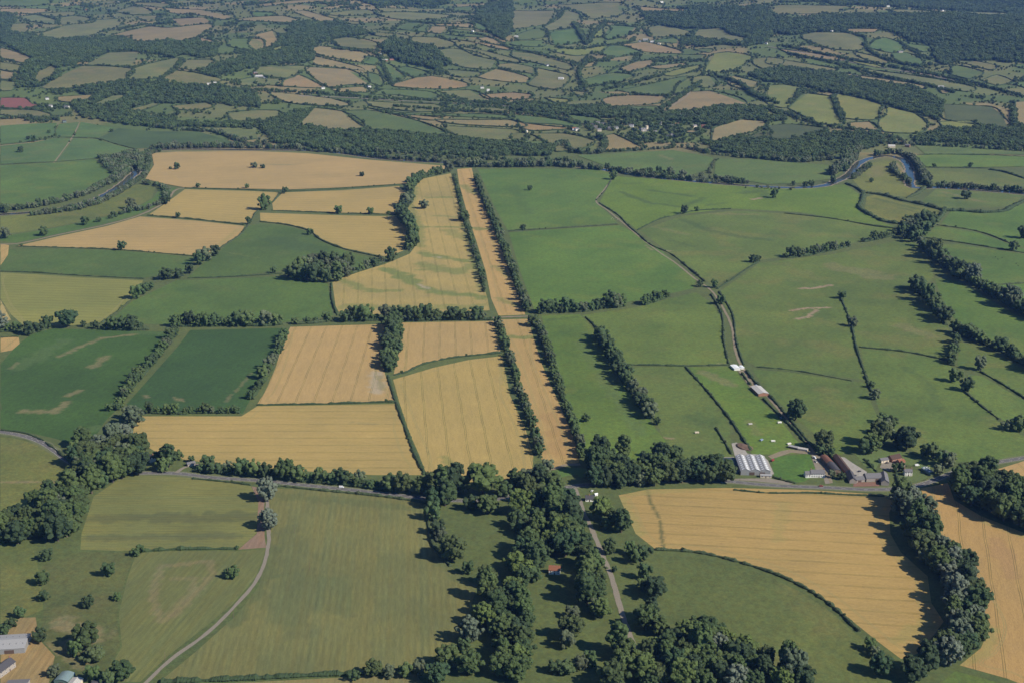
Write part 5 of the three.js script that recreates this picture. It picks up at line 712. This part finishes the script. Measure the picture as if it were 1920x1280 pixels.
building('shed', 'grey open shed left of the low white row', 'shed', { a: [1480, 838], b: [1496, 841.5], w: 5, wall: 2.2, rise: 0.6, walls: 'board', roof: 'sheet' });
building('cottage', 'small white lodge with slate roof at the lane corner', 'house', { a: [1098, 940], b: [1113, 940], w: 7.5, wall: 2.8, rise: 3, roof: 'dark', front: true, windows: 3, rows: 1, chimneys: [0] });
building('shed', 'tiny white shed behind the lane corner lodge', 'shed', { a: [1115, 929], b: [1120, 928], w: 2.6, wall: 2, rise: 0.6, roof: 'whiteRoof' });
building('cottage', 'white cottage with orange tiled roof among dark trees', 'house', { a: [1029, 1076], b: [1050, 1077], w: 7, wall: 4.2, rise: 3.4, roof: 'tile', front: true, windows: 3 });
building('house', 'white gabled house with slate roof by left road trees', 'house', { a: [270, 860], b: [287, 865], w: 8, wall: 4.8, rise: 3.4, roof: 'dark', windows: 3, chimneys: [1] });
building('outbuilding', 'small grey roofed outbuilding beside the gravel drive', 'outbuilding', { a: [350, 873], b: [365, 870], w: 6, wall: 2.6, rise: 1.6, walls: 'stone', roof: 'slate' });
building('barn', 'wide grey sheet roofed barn at the lower left edge', 'barn', { a: [-45, 1216], b: [52, 1210], w: 25, wall: 4.6, rise: 2.2, walls: 'metal', roof: 'sheet', lights: 8, lightMat: 'slate', lightW: 0.12, lightD: 0.14, opening: [0.2, 8] });
building('house', 'dark blue roofed farmhouse in the lower left yard', 'house', { a: [-10, 1270], b: [20, 1248], w: 10, wall: 4.8, rise: 3.2, walls: 'stone', roof: 'dark', windows: 4, chimneys: [1] });
building('barn', 'flat grey roofed barn at the bottom left corner', 'barn', { a: [12, 1292], b: [52, 1290], w: 14, wall: 4, rise: 1.2, walls: 'stone', roof: 'slate' });
building('shed', 'teal curved roof shed at the bottom left', 'shed', { a: [114, 1284], b: [128, 1268], w: 12, wall: 3.4, rise: 1.6, curved: true, walls: 'green', roof: 'teal', endDoor: -1 });
building('shed', 'cream roofed shed right of the teal curved shed', 'shed', { a: [134, 1292], b: [146, 1277], w: 9, wall: 2.8, rise: 1.2, walls: 'cream', roof: 'pale' });
building('shed', 'dark green roofed shed at the bottom edge', 'shed', { a: [172, 1288], b: [200, 1284], w: 9, wall: 3, rise: 1.2, walls: 'board', roof: 'dark' });
building('farmhouse', 'brown roofed farmhouse among river trees below the wood', 'house', { a: [1054, 302], b: [1066, 302], w: 11, wall: 5, rise: 3.5, walls: 'brick', roof: 'slate', windows: 4 });
// silage clamp, heap
{
  const g = new THREE.Group(), P = ground(pts('1351 861 1377 860 1385 887 1353 889')), sh = new THREE.Shape(P.map(p => new THREE.Vector2(p.x, -p.z))), e = new THREE.ExtrudeGeometry(sh, { depth: 1.4, bevelEnabled: true, bevelSize: 0.6, bevelThickness: 0.6, bevelSegments: 2 }); e.rotateX(-Math.PI / 2); part(g, 'sheet', e, BM.tarp);
  for (const [i, j] of [[0, 1], [1, 2]]) { const d = P[j].clone().sub(P[i]), w = boxG(d.length(), 2.4, 0.4, 0, 1.2, 0); w.rotateY(Math.atan2(-d.z, d.x)); const c = P[i].clone().add(P[j]).multiplyScalar(0.5), out = new THREE.Vector3(-d.z, 0, d.x).normalize().multiplyScalar(-1.1); w.translate(c.x + out.x, 0, c.z + out.z); part(g, 'concrete_wall', w, M.concrete); }
  add(g, 'silage_clamp', 'dark sheeted silage clamp left of the grey barn', 'clamp', null, null, [1365, 875]);
  const h = lump(rng(3), 1, 3, 0.12); h.scale(8, 2.6, 13); h.computeVertexNormals(); const hm = new THREE.Mesh(h, BM.heap); hm.position.copy(G(1396, 838)); hm.rotation.y = 0.5; add(hm, 'manure_heap', 'brown manure heap above the grey barn apron', 'heap', null, null, [1396, 838]);
}
// far village and farms
const VILLAGE = [[1076, 244, 'white', 'tile'], [1081, 245, 'white', 'slate'], [1112, 236, 'brick', 'dark'], [1120, 233, 'white', 'slate'], [1130, 235, 'cream', 'dark'], [1135, 241, 'white', 'slate'], [1115, 241, 'stone', 'slate'], [1123, 246, 'cream', 'slate'], [1143, 243, 'stone', 'slate'], [1154, 242, 'white', 'slate'], [1183, 238, 'white', 'slate'], [1202, 246, 'white', 'dark'], [1218, 245, 'white', 'slate'], [1227, 250, 'white', 'slate'], [1235, 233, 'white', 'slate'], [1240, 248, 'stone', 'slate'], [1252, 258, 'white', 'dark'], [1261, 256, 'white', 'slate'], [1258, 239, 'white', 'slate'], [1269, 236, 'brick', 'tile'], [1318, 239, 'brick', 'rust'], [1302, 239, 'cream', 'slate'], [1278, 218, 'white', 'slate']];
for (const [x, y, w, r] of VILLAGE) { const n = hash2(x, y), p = x + 5 + 3 * n; building('village_house', ({ white: 'white', brick: 'red brick', cream: 'cream', stone: 'grey stone' })[w] + ' village house with ' + ({ tile: 'red', slate: 'grey', dark: 'dark', rust: 'rusty' })[r] + ' roof near the church', 'house', { a: [x - 3, y + 1 - n], b: [p - 1.5, y + n], w: 9.5, wall: 5.6, rise: 3.4, walls: w, roof: r, far: true, windows: 3, group: 'village houses' }); }
{
  const p = G(1213, 246), g = new THREE.Group(); g.position.copy(p); g.position.y += 0.9; g.rotation.y = 0.5;
  part(g, 'tower', boxG(6.5, 16, 6.5, 0, 7.5, 0), BM.cream); for (const [x, z] of [[-3, -3], [3, -3], [-3, 3], [3, 3], [0, 3], [0, -3], [3, 0], [-3, 0]]) part(g, 'battlement', boxG(1.2, 1.1, 1.2, x * 0.9, 16, z * 0.9), BM.cream);
  const nv = extrude([[-4.5, -0.6], [-4.5, 6], [0, 10], [4.5, 6], [4.5, -0.6]], 20); nv.translate(-13.3, 0, 0); part(g, 'nave', nv, BM.stone); const rf = extrude([[-5, 5.8], [0, 10.2], [5, 5.8], [5, 6.2], [0, 10.6], [-5, 6.2]], 20.4); rf.translate(-13.3, 0, 0); part(g, 'nave_roof', rf, BM.slate);
  for (const e of [-1, 1]) part(g, 'belfry_window', boxG(1.2, 2.4, 0.2, 0, 12.4, e * 3.3), BM.glass);
  add(g, 'church', 'stone village church with square battlemented tower', 'church', null, null, [1213, 246]);
}
const FARMS = [[1200, 79, 14, 'metal', 'slate'], [1210, 76, 26, 'metal', 'sheet'], [1222, 80, 22, 'metal', 'pale'], [1236, 84, 16, 'cream', 'pale'], [484, 145, 34, 'metal', 'pale'], [478, 139, 16, 'brick', 'slate'], [497, 147, 14, 'white', 'slate'], [605, 167, 14, 'white', 'slate'], [692, 164, 12, 'white', 'slate'], [722, 115, 22, 'brick', 'pale'], [734, 113, 22, 'brick', 'brown'], [712, 104, 16, 'white', 'pale'], [1052, 149, 22, 'white', 'pale'], [1027, 124, 14, 'white', 'dark'], [1386, 60, 14, 'white', 'slate'], [55, 87, 22, 'white', 'slate'], [53, 122, 26, 'white', 'pale'], [88, 187, 12, 'white', 'slate'], [94, 201, 13, 'white', 'slate'], [124, 203, 18, 'white', 'slate'], [392, 160, 16, 'white', 'pale'], [403, 158, 12, 'stone', 'pale'], [222, 5, 26, 'cream', 'pale'], [160, 19, 24, 'brick', 'rust'], [212, 32, 14, 'white', 'rust'], [904, 166, 14, 'white', 'slate'], [915, 171, 12, 'white', 'pale'], [876, 25, 14, 'white', 'slate'], [968, 70, 18, 'white', 'pale'], [1688, 99, 26, 'stone', 'slate'], [1764, 165, 24, 'metal', 'sheet'], [1665, 13, 22, 'white', 'pale'], [1768, 21, 18, 'white', 'slate'], [1698, 13, 12, 'white', 'slate'], [1560, 60, 14, 'white', 'pale'], [1672, 277, 20, 'cream', 'pale'], [1694, 270, 12, 'cream', 'brown'], [1702, 276, 14, 'brick', 'slate'], [1240, 5, 26, 'white', 'pale'], [1370, 82, 12, 'white', 'slate'], [1437, 83, 12, 'white', 'slate'], [120, 230, 12, 'green', 'dark'], [985, 249, 14, 'cream', 'pale'], [886, 60, 14, 'white', 'pale']];
for (const [x, y, len, w, r] of FARMS) { const n = hash2(x * 3, y), c = G(x, y), s = mpp(c); building(len > 18 ? 'farm_shed' : 'farmhouse', (len > 18 ? 'long ' : 'small ') + ({ white: 'white', metal: 'grey', cream: 'cream', brick: 'brick', stone: 'stone', green: 'green' })[w] + (len > 18 ? ' farm shed ' : ' farmhouse ') + where([x, y]), len > 18 ? 'shed' : 'house', { a: [x - len / s / 2, y + 0.4 - n * 0.8], b: [x + len / s / 2, y - 0.4 + n * 0.8], len, w: len > 18 ? 13 : 9, wall: 5, rise: 3, walls: w, roof: r, far: true, windows: len > 18 ? 0 : 3, group: 'far farm buildings' }); }

// ---------- vehicles, animals, poles ----------
const CM = { dark: std(lin(0.03, 0.03, 0.04), { roughness: 0.3 }), white: std(lin(0.75, 0.76, 0.78), { roughness: 0.3 }), blue: std(lin(0.25, 0.32, 0.45), { roughness: 0.3 }), red: std(lin(0.28, 0.04, 0.03), { roughness: 0.3 }), tyre: std(lin(0.02, 0.02, 0.02)), silver: std(lin(0.42, 0.43, 0.45), { roughness: 0.3 }) };
function car(px, turn, paint, label, van = false) {
  const g = new THREE.Group(), L = van ? 5.2 : 4.3, H = van ? 2.1 : 0.95;
  const bodyS = van ? [[-L / 2, 0.35], [-L / 2, H], [L / 2 - 1.3, H], [L / 2 - 0.5, 1.2], [L / 2, 1.05], [L / 2, 0.35]] : [[-L / 2, 0.35], [-L / 2 + 0.05, 0.92], [L / 2 - 0.25, 0.88], [L / 2, 0.62], [L / 2, 0.35]];
  const ex = (P, w) => { const e = new THREE.ExtrudeGeometry(new THREE.Shape(P.map(p => new THREE.Vector2(...p))), { depth: w - 0.16, bevelEnabled: true, bevelSize: 0.08, bevelThickness: 0.08, bevelSegments: 2 }); e.translate(0, 0, -(w - 0.16) / 2); return e; };
  part(g, 'body', ex(bodyS, 1.8), CM[paint]);
  if (!van) { part(g, 'cabin_glass', ex([[-1.7, 0.95], [-1.3, 1.36], [0.3, 1.38], [1.05, 0.95]], 1.56), BM.glass); part(g, 'roof', boxG(1.5, 0.07, 1.4, -0.5, 1.49, 0), CM[paint]); } else part(g, 'windscreen', (() => { const q = boxG(0.06, 0.8, 1.5); q.rotateZ(0.72); q.translate(L / 2 - 0.78, 1.72, 0); return q; })(), BM.glass);
  for (const x of [-L / 2 + 0.85, L / 2 - 0.85]) for (const z of [-0.86, 0.86]) { const c = new THREE.CylinderGeometry(0.33, 0.33, 0.22, 12); c.rotateX(Math.PI / 2); c.translate(x, 0.33, z); part(g, 'wheel', c, CM.tyre); }
  g.position.copy(G(...px)); g.position.y += 0.16; g.rotation.y = turn; add(g, van ? 'van' : 'car', label, van ? 'van' : 'car', 'parked vehicles', null, px);
}
car([1612, 884], 0.5, 'dark', 'dark car parked high in the concrete farm yard'); car([1604, 892], 0.9, 'dark', 'dark car parked low in the concrete farm yard'); car([1466, 784], -0.6, 'blue', 'pale blue car under the track side oak'); car([1528, 859], -1.2, 'white', 'white van parked beside the farmhouse yard', true); car([1530, 866], -1.2, 'silver', 'silver car parked behind the white van'); car([1664, 868], 0.3, 'dark', 'dark car outside the grey roofed outbuilding'); car([1720, 873], 0.2, 'white', 'white van behind the roadside cottage', true); car([1110, 921], 1.1, 'white', 'white car beside the lane corner lodge'); car([1372, 850], -1, 'dark', 'dark car on the barn apron'); car([1740, 877], -0.5, 'silver', 'silver car near the teal shed'); car([1540, 911.5], 0.02, 'red', 'red car driving on the road before the wheat'); car([640, 914], -0.1, 'white', 'white van driving on the road past the trees', true);
function trailer(px, turn, mat, label) { const g = new THREE.Group(); part(g, 'body', boxG(5, 1.5, 2.2, 0, 1.3, 0), mat); part(g, 'drawbar', boxG(1.6, 0.14, 0.14, 3.2, 0.6, 0), CM.tyre); for (const z of [-1, 1]) { const c = new THREE.CylinderGeometry(0.42, 0.42, 0.25, 12); c.rotateX(Math.PI / 2); c.translate(0, 0.42, z * 1.1); part(g, 'wheel', c, CM.tyre); } g.position.copy(G(...px)); g.position.y += 0.07; g.rotation.y = turn; add(g, 'trailer', label, 'trailer', 'farm trailers', null, px); }
trailer([1407, 796], 0.3, BM.pale, 'pale trailer in the middle of the bright paddock'); trailer([1428, 826], 0.8, CM.blue, 'blue trailer low in the bright paddock'); trailer([1450, 828], 0, BM.white, 'white trailer right in the bright paddock'); trailer([1307, 812], 0.1, BM.cream, 'cream trough trailer in the grazed pasture'); trailer([1462, 793], 0.2, BM.white, 'small white trailer below the track side oak'); trailer([1480, 833], 0.4, BM.white, 'white trailer beside the grey open shed'); trailer([1418, 724], 1.2, CM.blue, 'blue trailer at the long pale shed'); trailer([1449, 864], 0.9, CM.red, 'red trailer at the barn side');
{
  const body = (mat, s) => { const rand = rng(5), ps = []; const sph = (r, x, y, z, sx = 1, sy = 1) => { const q = new THREE.SphereGeometry(r, 10, 8); q.scale(sx, sy, 1); q.translate(x, y, z); ps.push(q); }; sph(0.34, 0, 0.68, 0, 1.7, 0.95); sph(0.15, 0.72, 0.86, 0, 1.4, 1); sph(0.2, 0.5, 0.78, 0); for (const x of [-0.38, 0.36]) for (const z of [-0.17, 0.17]) { const c = new THREE.CylinderGeometry(0.06, 0.045, 0.55, 6); c.translate(x, 0.275, z); ps.push(c); } const g = mergeGeometries(ps); g.scale(s, s, s); return g; };
  const sg = body(0, 1), cg = body(0, 1.7), sm = std(lin(0.62, 0.6, 0.54)), cm = std(lin(0.03, 0.028, 0.025));
  [[1148, 409], [1151, 411], [1155, 409], [1158, 412], [1161, 411], [1146, 411]].forEach((p, i) => { const m = new THREE.Mesh(sg, sm); m.position.copy(G(...p)); m.position.y += 0.06; m.rotation.y = i * 1.7; add(m, 'sheep', 'white sheep by the soil patch at the track gate', 'sheep', 'sheep at the track gate', null, p); });
  [[1867, 483], [1872, 487], [1880, 484], [1906, 495], [1910, 499]].forEach((p, i) => { const m = new THREE.Mesh(cg, cm); m.position.copy(G(...p)); m.position.y += 0.06; m.rotation.y = i * 2.1; add(m, 'cow', 'black cow grazing in the right edge pasture', 'cow', 'cows at the right edge', null, p); });
  const pole = mergeGeometries([(() => { const c = new THREE.CylinderGeometry(0.11, 0.15, 9, 8); c.translate(0, 4.5, 0); return c.toNonIndexed(); })(), boxG(1.8, 0.12, 0.12, 0, 8.5, 0).toNonIndexed()]), pm = std(lin(0.16, 0.12, 0.09));
  [[438, 1160], [309, 1240], [1388, 900], [2, 768], [552, 1000], [580, 1070]].forEach((p, i) => { const m = new THREE.Mesh(pole, pm); m.position.copy(G(...p)); m.rotation.y = 0.6 + i; add(m, 'utility_pole', ['wooden utility pole beside the winding farm track', 'wooden utility pole low on the winding farm track', 'wooden utility pole between silage clamp and road', 'wooden utility pole in the dark root crop', 'upper wooden pole in the large hay field', 'lower wooden pole in the large hay field'][i], 'pole', 'utility poles', null, p); });
}
finishLabels();
renderer.render(scene, camera);
